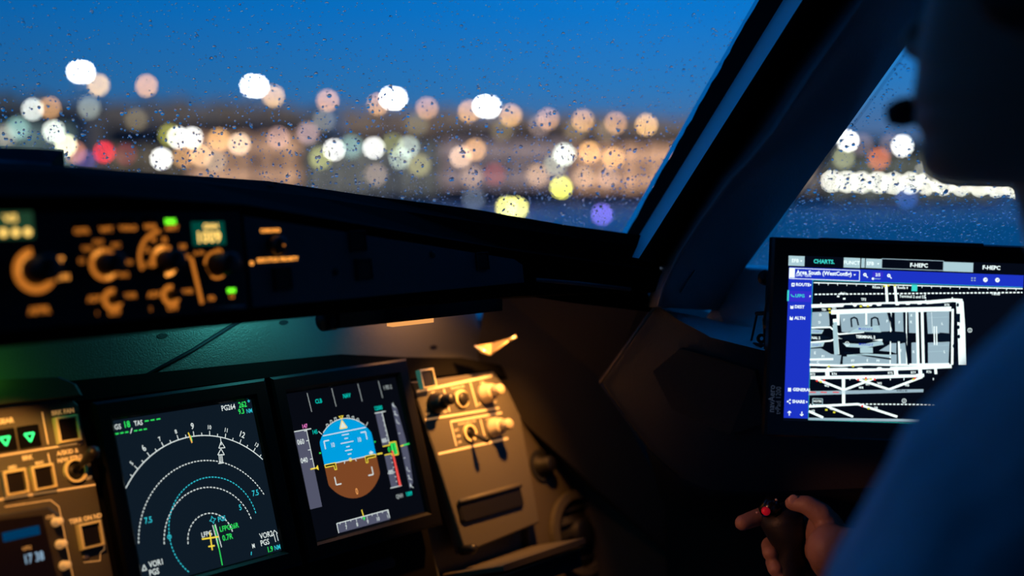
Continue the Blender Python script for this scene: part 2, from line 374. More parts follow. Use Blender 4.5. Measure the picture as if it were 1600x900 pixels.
# W2: 1/d at (1400,91) .847, (1188,385) .714, (1600,350) .787
def solve(p):
    (x1,y1,z1),(x2,y2,z2),(x3,y3,z3) = p
    m = Matrix(((1,x1,y1),(1,x2,y2),(1,x3,y3))); return m.inverted() @ V((z1,z2,z3))
a_,b_,c_ = solve([(1400,91,.847),(1188,385,.714),(1600,350,.787)]); W2 = plane_frame(a_, b_, c_, 1400, 91)
glass = bpy.data.materials.new('window_glass'); glass.use_nodes = True; t_ = glass.node_tree; t_.nodes.clear()
tr = t_.nodes.new('ShaderNodeBsdfTransparent'); tr.inputs[0].default_value = (.97,.985,1,1)
gl = t_.nodes.new('ShaderNodeBsdfGlossy'); gl.inputs['Roughness'].default_value = .02
lw = t_.nodes.new('ShaderNodeFresnel'); lw.inputs[0].default_value = 1.25
mx = t_.nodes.new('ShaderNodeMixShader'); t_.links.new(lw.outputs[0], mx.inputs[0]); t_.links.new(tr.outputs[0], mx.inputs[1]); t_.links.new(gl.outputs[0], mx.inputs[2])
t_.links.new(mx.outputs[0], t_.nodes.new('ShaderNodeOutputMaterial').inputs[0])
water = mat('rain_water', (1,1,1), 0.0, trans=1, ior=1.33)
def drop_geo(r_, el_=1.0, ang=0, n=10, h=.42):
    vs = []; fs = []; ca, sa = math.cos(ang), math.sin(ang)
    for k, (q, z) in enumerate(((1,0),(.86,.5),(.5,.86))):
        for i in range(n):
            a = 2*math.pi*i/n; x, y = r_*q*math.cos(a), r_*q*math.sin(a)*el_
            vs.append((x*ca-y*sa, x*sa+y*ca, -r_*h*z*1.0))
    vs.append((0,0,-r_*h))
    for k in range(2):
        for i in range(n): fs.append((k*n+i, (k+1)*n+i, (k+1)*n+(i+1)%n, k*n+(i+1)%n))
    for i in range(n): fs.append((2*n+i, 3*n, 2*n+(i+1)%n))
    vs += vs[:n]; fs.append(tuple(range(3*n+1, 4*n+1)))    # flat underside keeps its own rim
    return vs, fs
def window(name, fr, poly_px, count, mist, seed, big, dens):
    pts = [fr.hit(*p) for p in poly_px]
    o = MB().prism(pts, -.012, 0).build(name, glass, fr=fr); tag(o, kind='structure')
    rng = random.Random(seed); xs = [p[0] for p in pts]; ys = [p[1] for p in pts]
    def inside(x, y):
        c = False
        for i in range(len(pts)):
            (x1,y1),(x2,y2) = pts[i], pts[i-1]
            if (y1 > y) != (y2 > y) and x < (x2-x1)*(y-y1)/(y2-y1)+x1: c = not c
        return c
    def spot():
        while True:
            x, y = rng.uniform(min(xs), max(xs)), rng.uniform(min(ys), max(ys))
            f = (y-min(ys))/(max(ys)-min(ys))
            if inside(x, y) and rng.random() < dens(f): return x, y
    b = MB()
    for _ in range(count):
        x, y = spot(); r_ = min(.0021, .00056*math.exp(abs(rng.gauss(0,.55)))); vs, fs = drop_geo(r_, rng.uniform(1,1.3), rng.uniform(-.5,.1), 9, rng.uniform(.20,.40))
        b.add([(v[0]+x, v[1]+y, v[2]-.0121) for v in vs], fs, 0, True)
    for _ in range(mist):
        for _k in range(20):
            x, y = spot()
            if rng.random() < max(0, 1-((y-min(ys))/(max(ys)-min(ys)))/.42): break
        r_ = rng.uniform(.00028,.00055); vs, fs = drop_geo(r_, 1.1, 0, 6, .2)
        b.add([(v[0]+x, v[1]+y, v[2]-.0121) for v in vs], fs, 0, True)
    # streaks: lines of small drops blown up the pane
    for _ in range(26):
        x, y = spot(); d = V((.5,.86)) if rng.random() < .7 else V((.1,1))
        for k in range(rng.randint(4,10)):
            x += d.x*rng.uniform(.004,.009); y += d.y*rng.uniform(.004,.009)
            if not inside(x, y): break
            vs, fs = drop_geo(rng.uniform(.0004,.0009), rng.uniform(1.3,2.6), -.5, 8)
            b.add([(v[0]+x, v[1]+y, v[2]-.0121) for v in vs], fs, 0, True)
    tag(b.build('fine_raindrops', water, o), kind='stuff')
    vs, fs = drop_geo(.0017, 1.1, 0, 16, .36); first = MB().add(vs, fs, 0, True).build('raindrop', water, o)
    for k in range(big):
        x, y = spot(); q = first if k == 0 else first.copy()
        if k: COL.objects.link(q); q.parent = o
        sc = rng.uniform(.6,1.15); q.location = (x, y, -.0121); q.scale = (sc, sc*rng.uniform(1,1.25), sc); q.rotation_euler = (0,0,rng.uniform(-.5,.5))
    return o
win1 = window('window_1', W1, [(-420,-330),(1378,-330),(940,432),(-420,432)], 9500, 8000, 3, 46, lambda f: .35+.65*max(0,1-f*1.3))
win2 = window('window_2', W2, [(1720,-330),(1178,412),(1165,424),(1900,470),(1900,-330)], 3600, 4600, 5, 26, lambda f: .4+.6*max(0,1-f*1.3))

# ------------------------------------------------------------------ windscreen posts and shell
def trim(i, pts, th, m, name='trim_'):
    o = MB().slab([at(*p) for p in pts], th, 0).build(name+str(i), m); centre(o); return tag(o, kind='structure')
rub = mat('rubber_seal', (.005,.005,.006), .8)
# long strips between two edge lines: rubber seal, painted window reveal, dark groove
def strip(i, A, B, m, th=.02, n=40, j=0, seed=1):
    rng = random.Random(seed); rows = []
    for k in range(n+1):
        t = k/n; lerp = lambda Q: tuple(Q[0][c]+(Q[1][c]-Q[0][c])*t for c in range(3))
        a, b = lerp(A), lerp(B); a = (a[0]+rng.uniform(-j, j), a[1], a[2])
        rows.append([at(*a), at(*b), at(b[0], b[1], b[2]+th), at(a[0], a[1], a[2]+th)])
    o = MB().loft(rows, 0, True, True, False).build('trim_%d' % i, m); centre(o); return tag(o, kind='structure')
strip(1, [(1355,-300,1.235),(962,396,1.405)], [(1412,-300,1.225),(982,396,1.395)], rub, .008, 60, 1.2, 9)
strip(2, [(1404,-300,1.235),(977,400,1.405)], [(1446,-300,1.13),(1000,404,1.300)], blue_strip, .006)
strip(3, [(1444,-300,1.125),(998,404,1.296)], [(1520,-300,1.25),(1040,420,1.385)], rub, .01)
# padded post cover: a ridge with a face to the windscreen and a face to the cabin
ridge = [(1540,-300,1.13),(1400,-80,1.16),(1345,0,1.18),(1261,120,1.20),(1208,204,1.22),(1172,248,1.235),(1141,280,1.25),(1100,338,1.27),(1061,398,1.29),(1036,450,1.31),(1028,478,1.32)]
left = [(1500,-300,1.23),(1362,-80,1.26),(1305,0,1.28),(1215,120,1.31),(1160,204,1.33),(1128,248,1.34),(1102,280,1.35),(1068,338,1.365),(1036,398,1.375),(1017,450,1.38),(1012,480,1.385)]
redge = [(1679,-300,1.10),(1523,-80,1.15),(1466,0,1.17),(1380,120,1.22),(1320,204,1.26),(1288,248,1.28),(1265,280,1.30),(1223,338,1.345),(1179,398,1.385),(1141,450,1.40),(1122,485,1.41)]
def mid(a, b, t, lift=0): return (a[0]+(b[0]-a[0])*t, a[1]+(b[1]-a[1])*t, a[2]+(b[2]-a[2])*t-lift)
rings = []
for l, r0, e in zip(left, ridge, redge):
    pr = [mid(l, r0, 0, -.05), l, mid(l,r0,.5,.006), mid(l,r0,.85,.006), r0, mid(r0,e,.05,.003), mid(r0,e,.3,.004), mid(r0,e,.7,.004), mid(r0,e,.985), e, mid(e,e,0,-.05)]
    rings.append([at(*p) for p in pr])
postm = mat('post_cover', (.26,.27,.29), .27, bump=(350,.2))
o = MB().loft(rings, 0, True, True, True).build('wall_right_post', postm); o.name = 'trim_4'; centre(o); tag(o, kind='structure')
MB_ = MB().lathe([(.006,0),(.006,.0015),(.004,.002)], n=16)
fr_ = Fr(at(1283,138,1.195), RT, UP); MB_.build('screw', black, None, fr_); s_ = bpy.data.objects['screw']; s_.parent = o; s_.matrix_local = o.matrix_local.inverted() @ fr_.M()
# small slot with a bright lever in the post foot
b = MB().tube([at(1063,457,1.33), at(1086,422,1.325)], .0012); q = b.tube([at(1084,410,1.325), at(1087,419,1.325)], .0015).build('latch_lever', mat('latch_metal', (.35,.33,.35), .35, .7))
tag(centre(q), 'thin metal latch lever in a slot at the foot of the window post', 'lever')
MB().tube([at(1046,468,1.34), at(1064,456,1.34)], .006).build('slot', black, q).matrix_local = q.matrix_local.inverted()

# blue lit sill under the side window
sill_rows = [[(1165,421,1.40),(1141,452,1.41),(1122,484,1.41),(1131,503,1.39),(1106,498,1.385),(1070,490,1.39),(1030,484,1.395)],
             [(1230,428,1.36),(1215,460,1.345),(1200,490,1.335),(1180,512,1.33),(1140,512,1.345),(1085,500,1.36),(1030,486,1.39)],
             [(1300,436,1.34),(1290,470,1.32),(1270,510,1.29),(1215,535,1.27),(1150,530,1.30),(1095,515,1.33),(1036,489,1.38)],
             [(1420,444,1.32),(1420,480,1.30),(1400,540,1.27),(1290,560,1.265),(1190,547,1.265),(1110,527,1.30),(1045,494,1.365)]]
b = MB(); b.loft([[at(*q) for q in r_] for r_ in sill_rows], 0, False, False, True); b.slab([at(*q) for q in [(1160,418,1.44),(1100,500,1.44),(1190,550,1.40),(1420,560,1.36),(1900,640,1.2),(1900,470,1.2),(1420,440,1.31)]], .02, 0)
sill = b.build('trim_5', sillm); centre(sill); tag(sill, kind='structure')
MB().slab([at(*p) for p in [(1139,450,1.40),(1146,471,1.385),(1152,475,1.38),(1210,484,1.32),(1210,487,1.32),(1150,478,1.38),(1143,473,1.385),(1136,452,1.40)]], .004).build('gasket_line', rub, sill).matrix_local = sill.matrix_local.inverted()
q = MB().lathe([(.003,0),(.003,.001),(.002,.0015)], n=12); fr_ = Fr(at(1156,464,1.375), RT, UP); x = q.build('screw', black, sill); x.matrix_local = sill.matrix_local.inverted() @ fr_.M()

def shell(name, pts, m=liningm, th=.04, back=V((.3,0,1.2))):
    o = MB().slab(pts, th, 0, back).build(name, m); centre(o); return tag(o, kind='structure')
shell('floor', [(-1.1,-1.6,0),(1.5,-1.6,0),(1.5,1.9,0),(-1.1,1.9,0)])
shell('ceiling', [(-.75,-1.6,1.66),(1.22,-1.6,1.66),(1.16,.50,1.64),(.78,.84,1.60),(-.2,.92,1.60),(-.65,.55,1.62)])
shell('wall_back', [(-1.1,-1.55,0),(1.5,-1.55,0),(1.5,-1.55,1.7),(-1.1,-1.55,1.7)])
shell('wall_left', [(-.95,-1.6,0),(-.95,1.4,0),(-.95,1.4,1.12),(-.95,.60,1.12),(-.82,.45,1.66),(-.8,-1.6,1.66)])  # unseen; raised over the side window openings to keep left light out
shell('wall_right', [at(1012,470,1.62), at(1100,505,1.62), at(1190,550,1.60), at(1340,570,1.55), at(1900,628,1.32), V((1.62,.28,0)), V((1.62,1.2,0))])
shell('wall_right_rear', [(1.50,-1.6,0),(1.50,.29,0),(1.42,.29,1.0),(1.26,.29,1.70),(1.2,-1.6,1.70)]).name = 'wall_right.001'
shell('wall_front', [(-1.1,1.5,0),(1.6,1.5,0),(1.6,1.5,1.02),(-1.1,1.5,1.02)])

# ------------------------------------------------------------------ main instrument panel
TH = R(17.56)
PAN = Fr((.6057,1.076,-.2266+1.25), (1,0,0), (0,math.sin(TH),math.cos(TH)))
ip = thing('instrument_panel', PAN.at(.2,-.1,-.02), 'dark main instrument panel under the glareshield, carrying both screens', 'panel')
def ipc(x, y): return (x-.2, y+.1)
MB().prism([ipc(-.62,-.62), ipc(.54,-.62), ipc(.56,-.30), ipc(.558,.02), ipc(.555,.135), ipc(-.62,.135)], -.02, .014).build('backing_plate', mat('shelf_paint', (.13,.135,.125), .36, .35, bump=(600,.25)), ip)
# crease rib and little slots on the upper part
b = MB().tube([(*ipc(.0504,.0379),.016),(*ipc(.12,.062),.018),(*ipc(.1992,.094),.016)], .0022, n=8); b.build('crease_rib', dark, ip)
for (x, y) in ((.0912,.0815),(.247,.0829),(.4673,.0326)):
    MB().prism([ipc(x+.0065*math.cos(R(a)), y+.0028*math.sin(R(a))) for a in range(0,360,30)], .0135, .0146).build('screw_slot', black, ip)
# surround of the two display units, its unlit shade put in as black
MB().prism([ipc(-.020,.0385), ipc(.30,.0330), ipc(.385,.022), ipc(.385,-.20), ipc(.385,-.30), ipc(-.030,-.30)], .014, .024, 0, .002).build('display_surround', matte, ip)
MB().prism([ipc(-.030,.044), ipc(.30,.036), ipc(.40,.022), ipc(.49,.012), ipc(.562,-.006), ipc(.566,-.024), ipc(.532,-.0095), ipc(.388,-.0035), ipc(.386,.018), ipc(.20,.021), ipc(-.030,.024)], .013, .036, 0).build('brow', matte, ip)

def display(x0, lab, name='display_unit'):
    fr = PAN.at(x0, 0, 0); t = thing(name, fr, lab, 'screen', 'two flight screens'); s = .16
    # bezel as a frame with inner chamfer
    rings_ = []
    for off, h in ((.019,.02),(.019,.031),(.016,.033),(.004,.033),(.001,.030),(-.0005,.027)):
        rings_.append([(-off,off,h),(s+off,off,h),(s+off,-s-off,h),(-off,-s-off,h)])
    MB().loft(rings_, 0, True, False, False).build('bezel', mat('bezel_black', (.003,.003,.003), .4, spec=.3), t)
    MB().rect(-.0006,-s-.0006,s+.0006,.0006,.0268).build('screen_backing', black, t)
    return t, fr
F = .0269                                            # screen surface height
cW, cG, cC, cY, cM = glow('scr_white', (.72,.80,.78), 1), glow('scr_green', (.03,.80,.12), 1), glow('scr_cyan', (.03,.55,.66), 1), glow('scr_yellow', (.95,.72,.06), 1), glow('scr_magenta', (.9,.22,.62), 1)
cTape, cSky, cGnd, cK, cR = glow('scr_tape_grey', (.085,.09,.14), 1), glow('scr_sky', (0,.34,.74), 1), glow('scr_ground', (.20,.06,.018), 1), glow('scr_black', (.001,.0015,.0025), 1), glow('scr_red', (.9,.08,.07), 1)
cOr, cW2, cTeal = glow('scr_orange', (1,.42,.12), 1), glow('scr_soft_white', (.36,.40,.40), 1), glow('scr_teal', (0,.60,.50), 1)
PAL = [cW, cG, cC, cY, cM, cTape, cSky, cGnd, cK, cR, cOr, cW2, cTeal]
W_,G_,C_,Y_,M_,T_,SK,GD,K_,RD,OR_,W2_,TL_ = range(13)
# --- navigation display
nd, ndf = display(0, 'square navigation screen showing compass arc and range rings, left of the two screens')
MB().rect(0,-.16,.16,0,F).build('screen', glow('nd_screen_glow', (.0045,.0105,.0190), 1), nd)
s = .16; g = MB()
def X(x): return x*s
def Y(y): return -y*s
lw_ = .00085
def chord(cx, cy, r_, lo=.006, hi=.994):             # angles where the ring meets the screen sides
    return math.degrees(math.acos(max(-1, min(1, (lo-cx)/r_)))), math.degrees(math.acos(max(-1, min(1, (hi-cx)/r_))))
CX, CY = .503, .822
a0, a1 = chord(CX, CY, .646); g.arc(X(CX),Y(CY),X(.646),a1,a0,lw_*1.15,F+.0001,W_,n=80)
hd = 88.6                                            # heading 087..: 9 label angle is 85 deg
def hang(x, y): return math.degrees(math.atan2(-(y-CY), x-CX))
for k in range(-9, 10):
    # ticks every 5 degrees; 9 at unit angle, 10 deg of heading = ~10.2 deg on the arc
    ang = 88.0-(k*5.0)
    if not a1 < ang < a0: continue
    A = R(ang); r0 = .646; r1 = r0+(.030 if k % 2 == 0 else .018)
    g.line((X(CX+r0*math.cos(A)),Y(CY-r0*math.sin(A))),(X(CX+r1*math.cos(A)),Y(CY-r1*math.sin(A))),lw_,F+.0001,W_)
    if k % 2 == 0:
        num = 9+k//2
        if 5 <= num <= 13:
            big = num % 3 == 0; r2 = r0+(.062 if big else .052)
            g.text(str(num), X(CX+r2*math.cos(A)),Y(CY-r2*math.sin(A)), .0062 if big else .0042, F+.0001, W_, .85, A-math.pi/2, .02)
        elif num == 4: g.text('4', X(.012), Y(.385), .004, F+.0001, C_, .85, A-math.pi/2, .02)
g.arc(X(CX),Y(CY),X(.489),24,170,lw_*1.2,F+.0001,W_,n=111,dash=1)
g.arc(X(CX),Y(CY),X(.322),12,172,lw_*1.2,F+.0001,W_,n=75,dash=1)
g.arc(X(CX),Y(CY),X(.162),6,176,lw_*1.2,F+.0001,W_,n=37,dash=1)
g.arc(X(.544),Y(.761),X(.318),6,222,lw_*1.2,F+.00012,C_,n=107,dash=1)
g.arc(X(.226),Y(.745),X(.012),0,360,lw_,F+.0001,C_,n=12)
g.text('GS',X(.028),Y(.045),.0050,F+.0001,W_,.85,0,.01); g.text('18',X(.092),Y(.040),.0062,F+.0001,G_,.85,0,.02)
g.text('TAS',X(.165),Y(.042),.0048,F+.0001,W_,.8,0,.02)
for k in range(3):
    g.rect(X(.21+.04*k),Y(.040),X(.237+.04*k),Y(.032),F+.0001,G_); g.rect(X(.004+.032*k),Y(.088),X(.026+.032*k),Y(.080),F+.0001,G_); g.rect(X(.128+.032*k),Y(.088),X(.15+.032*k),Y(.080),F+.0001,G_)
g.line((X(.102),Y(.095)),(X(.118),Y(.065)),lw_,F+.0001,W_)
g.text('PG264',X(.815),Y(.034),.0056,F+.0001,W_,.8,0,.015); g.text('262',X(.925),Y(.030),.0060,F+.0001,G_,.8,0,.02); g.arc(X(.977),Y(.012),X(.006),0,360,lw_,F+.0001,C_,n=8)
g.text('9.3',X(.905),Y(.072),.0055,F+.0001,G_,.8,0,.02); g.text('NM',X(.967),Y(.077),.0046,F+.0001,C_,.75,0,.01)
g.line((X(.490),Y(.148)),(X(.502),Y(.215)),.0012,F+.0002,Y_); g.line((X(.496),Y(.165)),(X(.503),Y(.215)),.0011,F+.00025,OR_); g.line((X(.503),Y(.17)),(X(.506),Y(.205)),.0010,F+.00015,G_)
# double arrow pointer
def nav_arrow():
    p = lambda x, y: (X(x), Y(y))
    g.line(p(.712,.215),p(.708,.262),lw_,F+.0001,W_); g.path([p(.685,.278),p(.711,.240),p(.731,.282)],lw_,F+.0001,W_,True)
    g.path([p(.668,.318),p(.700,.285),p(.716,.325)],lw_,F+.0001,W_,True)
    for x in (.676,.687,.698): g.line(p(x,.318),p(x-.005,.372),lw_,F+.0001,W_)
    g.line(p(.66,.372),p(.70,.374),lw_,F+.0001,W_)
nav_arrow()
g.text('7.5',X(.110),Y(.622),.0058,F+.0001,C_,.85,0,.015); g.text('7.5',X(.888),Y(.603),.0058,F+.0001,C_,.85,0,.015); g.text('5',X(.755),Y(.671),.0058,F+.0001,C_,.85,0,.015)
for k in range(4):
    A = R(45+90*k+5); B = R(90*k+5); C2 = R(90*k+95); c0 = (X(.541), Y(.706))
    g.path([(c0[0]+.0016*math.cos(A),c0[1]+.0016*math.sin(A)),(c0[0]+.0038*math.cos(B),c0[1]+.0038*math.sin(B))],.0006,F+.0001,C_)
    g.path([(c0[0]+.0016*math.cos(A),c0[1]+.0016*math.sin(A)),(c0[0]+.0038*math.cos(C2),c0[1]+.0038*math.sin(C2))],.0006,F+.0001,C_)
g.text('PGS',X(.607),Y(.713),.0050,F+.0001,C_,.78,0,.015)
g.line((X(.533),Y(.737)),(X(.545),Y(.885)),lw_,F+.0001,W_); g.line((X(.552),Y(.735)),(X(.566),Y(.882)),lw_,F+.0001,W_)
g.line((X(.546),Y(.74)),(X(.546),Y(.99)),.0010,F+.00015,G_)
g.text('LFPG26R',X(.648),Y(.775),.0052,F+.0001,G_,.82,0,.012); g.text('0.7R',X(.622),Y(.832),.0058,F+.0001,G_,.82,0,.012)
g.text('LFPG',X(.480),Y(.783),.0050,F+.0001,W_,.8,0,.015)
g.line((X(.440),Y(.805)),(X(.560),Y(.815)),.0015,F+.0002,Y_); g.line((X(.503),Y(.775)),(X(.497),Y(.885)),.0014,F+.0002,Y_); g.line((X(.474),Y(.858)),(X(.520),Y(.862)),.0014,F+.0002,Y_)
g.text('VOR2',X(.905),Y(.878),.0058,F+.0001,W_,.8,0,.015); g.text('PGS',X(.885),Y(.922),.0058,F+.0001,W_,.8,0,.015)
g.path([(X(.966),Y(.935)),(X(.963),Y(.885)),(X(.955),Y(.888)),(X(.972),Y(.860)),(X(.992),Y(.884)),(X(.984),Y(.884)),(X(.987),Y(.932))],lw_*.9,F+.0001,W_)
g.text('1.9',X(.915),Y(.972),.0055,F+.0001,G_,.8,0,.02); g.text('NM',X(.970),Y(.972),.0048,F+.0001,C_,.75,0,.015)
g.text('M',X(.795),Y(.925),.0045,F+.0001,W_,.7,0,.02); g.line((X(.765),Y(.975)),(X(.772),Y(.955)),.001,F+.0001,C_)
g.text('VOR1',X(.105),Y(.878),.0056,F+.0001,W_,.8,0,.015); g.path([(X(.012),Y(.90)),(X(.04),Y(.90)),(X(.028),Y(.868))],lw_,F+.0001,W_,True); g.text('PGS',X(.085),Y(.925),.0056,F+.0001,W_,.8,0,.015)
for k in range(5): g.rect(X(0),Y(0),X(0),Y(0),F,W_)
tag(g.build('screen_symbols', PAL, nd), kind='stuff')

# --- primary flight display
pf, pff = display(.20447, 'square attitude screen with blue sky and brown ground ball, right of the two screens')
MB().rect(0,-.16,.16,0,F).build('screen', glow('pfd_screen_glow', (.0022,.0030,.0060), 1), pf)
g = MB(); p = lambda x, y: (X(x), Y(y)); z = F+.0001
for (a, b2) in (((.179,.019),(.185,.150)),((.396,.012),(.402,.143)),((.636,.010),(.642,.137)),((.829,.012),(.836,.137))): g.line(p(*a),p(*b2),.0008,z,W2_)
g.text('CLB',X(.262),Y(.087),.0048,z,TL_,.8,0,.02); g.text('NAV',X(.516),Y(.082),.0048,z,TL_,.8,0,.02); g.text('1 FD 2',X(.905),Y(.069),.0046,z,W2_,.75,0,.02)
g.rect(X(.002),Y(.787),X(.108),Y(.264),z,T_)                                 # speed tape
g.line(p(-.004,.262),p(.150,.262),.0010,z+.0001,W_); g.line(p(.110,.262),p(.110,.528),.0008,z+.0001,W_)
g.text('147',X(.105),Y(.240),.0046,z,M_,.8,0,.015); g.text('145',X(.178),Y(.290),.0046,z,TL_,.8,0,.015)
for y in (.27,.337,.40,.462,.525): g.line(p(.088,y),p(.110,y),.0008,z+.0001,W_)
g.text('060',X(.043),Y(.338),.0058,z+.0001,W_,.78,0,.015); g.text('040',X(.040),Y(.463),.0058,z+.0001,W_,.78,0,.015)
g.line(p(.075,.528),p(.118,.528),.0014,z+.0002,Y_); g.add([(X(.118),Y(.528),z+.0002),(X(.142),Y(.510),z+.0002),(X(.142),Y(.546),z+.0002)],[(0,1,2)],Y_); g.rect(X(-.012),Y(.535),X(0),Y(.523),z,Y_)
# attitude ball: circle clipped left/right
cx, cy, rr = .430, .512, .275; xl, xr = .197, .664
def clip_arc(y0s, y1s, n=30):
    return [(max(xl, min(xr, cx+rr*math.cos(R(a)))), cy-rr*math.sin(R(a))) for a in [y0s+(y1s-y0s)*i/n for i in range(n+1)]]
hor = .522
up_ = [(xr,hor)]+clip_arc(2,178,40)+[(xl,hor)]; dn_ = [(xl,hor)]+clip_arc(-178,-2,40)+[(xr,hor)]
g.poly([p(*q) for q in up_], z, SK); g.poly([p(*q) for q in dn_], z, GD)
g.line(p(xl,hor),p(xr,hor),.0009,z+.0001,W_); g.line(p(.235,.325),p(.625,.322),.0010,z+.0001,W_)
g.arc(X(cx),Y(cy),X(rr+.004),48,132,.0008,z+.0001,W_,n=30)
for a in (60,69,78,102,111,120):
    A = R(a); g.path([p(cx+rr*math.cos(A)-.008,cy-(rr+.004)*math.sin(A)),p(cx+rr*math.cos(A)-.008,cy-(rr+.026)*math.sin(A)),p(cx+rr*math.cos(A)+.008,cy-(rr+.026)*math.sin(A)),p(cx+rr*math.cos(A)+.008,cy-(rr+.004)*math.sin(A))],.0006,z,W_)
for a in (45,135):
    A = R(a); g.line(p(cx+(rr+.005)*math.cos(A),cy-(rr+.005)*math.sin(A)),p(cx+(rr+.04)*math.cos(A),cy-(rr+.04)*math.sin(A)),.0007,z,W_)
g.add([(*p(.402,.212),z+.0002),(*p(.448,.212),z+.0002),(*p(.425,.240),z+.0002)],[(0,1,2)],Y_); g.add([(*p(.415,.216),z+.0003),(*p(.435,.216),z+.0003),(*p(.425,.230),z+.0003)],[(0,1,2)],K_)
g.path([p(.425,.243),p(.392,.300),p(.458,.300)],.0011,z+.0002,Y_,True); g.add([(*p(.425,.25),z+.00015),(*p(.396,.298),z+.00015),(*p(.454,.298),z+.00015)],[(0,1,2)],W_)
for (y, hw) in ((.345,.032),(.372,.016),(.400,.058),(.430,.016),(.455,.032),(.482,.016)): g.line(p(cx-hw,y),p(cx+hw,y),.0009,z+.0001,W_)
for x in (.305,.545): g.text('10',X(x),Y(.400),.0050,z+.0001,W_,.78,0,.015)
for (x, sx_, y) in ((.235,1,.362),(.612,-1,.352)):
    g.path([p(x+.045*sx_,y),p(x,y),p(x,y+.055)],.0013,z+.0001,W_)
for (x, sx_, y) in ((.262,1,.668),(.600,-1,.655)): g.path([p(x+.045*sx_,y),p(x,y),p(x,y-.055)],.0013,z+.0001,W_)
g.text('0',X(cx-.005),Y(.745),.0072,z+.0001,OR_,.7,0,.01)
for x in (.375,.470): g.line(p(x,hor),p(x+.006*(1 if x>.43 else -1),hor+.018),.0009,z+.0001,W_)
for pts in ([(.200,.520),(.292,.520),(.292,.566),(.276,.566),(.276,.538),(.200,.538)], [(.655,.520),(.560,.520),(.560,.566),(.576,.566),(.576,.538),(.655,.538)]):
    g.poly([p(*q) for q in pts], z+.0002, K_); g.path([p(*q) for q in pts], .0010, z+.0003, Y_, True)
g.path([p(.418,.512),p(.434,.512),p(.434,.530),p(.418,.530)],.0009,z+.0003,Y_,True)
g.line(p(.622,.49),p(.622,.515),.0014,z+.0002,W_); g.line(p(.605,.505),p(.640,.505),.0022,z+.0002,W_)
g.line(p(.672,.523),p(.722,.523),.0016,z+.0002,Y_)
for y in (.435,): g.line(p(xl-.022,y),p(xl-.006,y),.0016,z,G_); g.line(p(xr+.006,y),p(xr+.02,y),.0016,z,G_)
# altitude tape
g.rect(X(.738),Y(.472),X(.800),Y(.236),z,T_); g.rect(X(.738),Y(.776),X(.800),Y(.545),z,T_)
g.line(p(.800,.236),p(.806,.470),.0009,z+.0001,W_); g.line(p(.732,.236),p(.835,.236),.0009,z+.0001,W_); g.line(p(.728,.776),p(.836,.776),.0009,z+.0001,W_)
for k in range(6): g.line(p(.790,.262+.036*k),p(.803,.262+.036*k),.0007,z+.0001,W_); g.line(p(.790,.57+.034*k),p(.803,.57+.034*k),.0007,z+.0001,W_)
g.text('12000',X(.778),Y(.205),.0048,z,TL_,.75,0,.02); g.text('005',X(.765),Y(.440),.0048,z+.0001,W_,.75,0,.02); g.text('-005',X(.760),Y(.668),.0048,z+.0001,W_,.75,0,.02)
g.path([p(.738,.478),p(.805,.478),p(.805,.462),p(.868,.462),p(.868,.556),p(.805,.556),p(.805,.540),p(.738,.540)],.0011,z+.0003,Y_)
g.rect(X(.812),Y(.550),X(.862),Y(.468),z+.0002,G_); g.text('0',X(.79),Y(.51),.006,z+.0003,G_,.8,0,.02); g.line(p(.838,.475),p(.838,.545),.0012,z+.0004,K_)
g.add([(*p(.808,.520),z+.0005),(*p(.824,.520),z+.0005),(*p(.832,.776),z+.0005),(*p(.808,.776),z+.0005)],[(0,1,2,3)],RD)
# vertical speed scale
g.poly([p(.905,.185),p(.948,.225),p(.968,.46),p(.968,.58),p(.948,.775),p(.905,.815)], z, T_)
for k, y in enumerate((.20,.262,.322,.672,.732,.79)): g.text('621126'[k],X(.920),Y(y),.0046,z+.0001,W_,.8,0,.02); g.line(p(.928,y+.012),p(.94,y+.022),.0008,z+.0001,W_)
for y in (.41,.59): g.line(p(.91,y),p(.925,y),.0007,z+.0001,W_)
g.line(p(.905,.502),p(.935,.500),.0015,z+.0002,Y_); g.line(p(.93,.500),p(.992,.497),.0016,z+.0002,G_)
g.text('QNH',X(.795),Y(.846),.0046,z,W2_,.72,0,.02); g.text('1009',X(.890),Y(.847),.0048,z,TL_,.75,0,.02)
# heading strip
g.rect(X(.198),Y(.985),X(.664),Y(.918),z,T_); g.path([p(.664,.975),p(.664,.918),p(.198,.920),p(.198,.985)],.0009,z+.0001,W_)
for k in range(10): g.line(p(.225+.048*k,.920),p(.225+.048*k,.932 if k % 2 == 0 else .942),.0007,z+.0001,W_)
for k, t in enumerate(('7','8','9','10','11')): g.text(t,X(.272+.096*k),Y(.962),.0044,z+.0001,W_,.8,0,.015)
g.line(p(.432,.872),p(.436,.918),.0013,z+.0002,Y_); g.add([(*p(.424,.925),z+.0002),(*p(.450,.925),z+.0002),(*p(.437,.948),z+.0002)],[(0,1,2)],G_)
tag(g.build('screen_symbols', PAL, pf), kind='stuff')
for t, lx in ((nd, (.165,)), (pf, (.004,))):        # little blue sensor domes low on the bezel
    pass

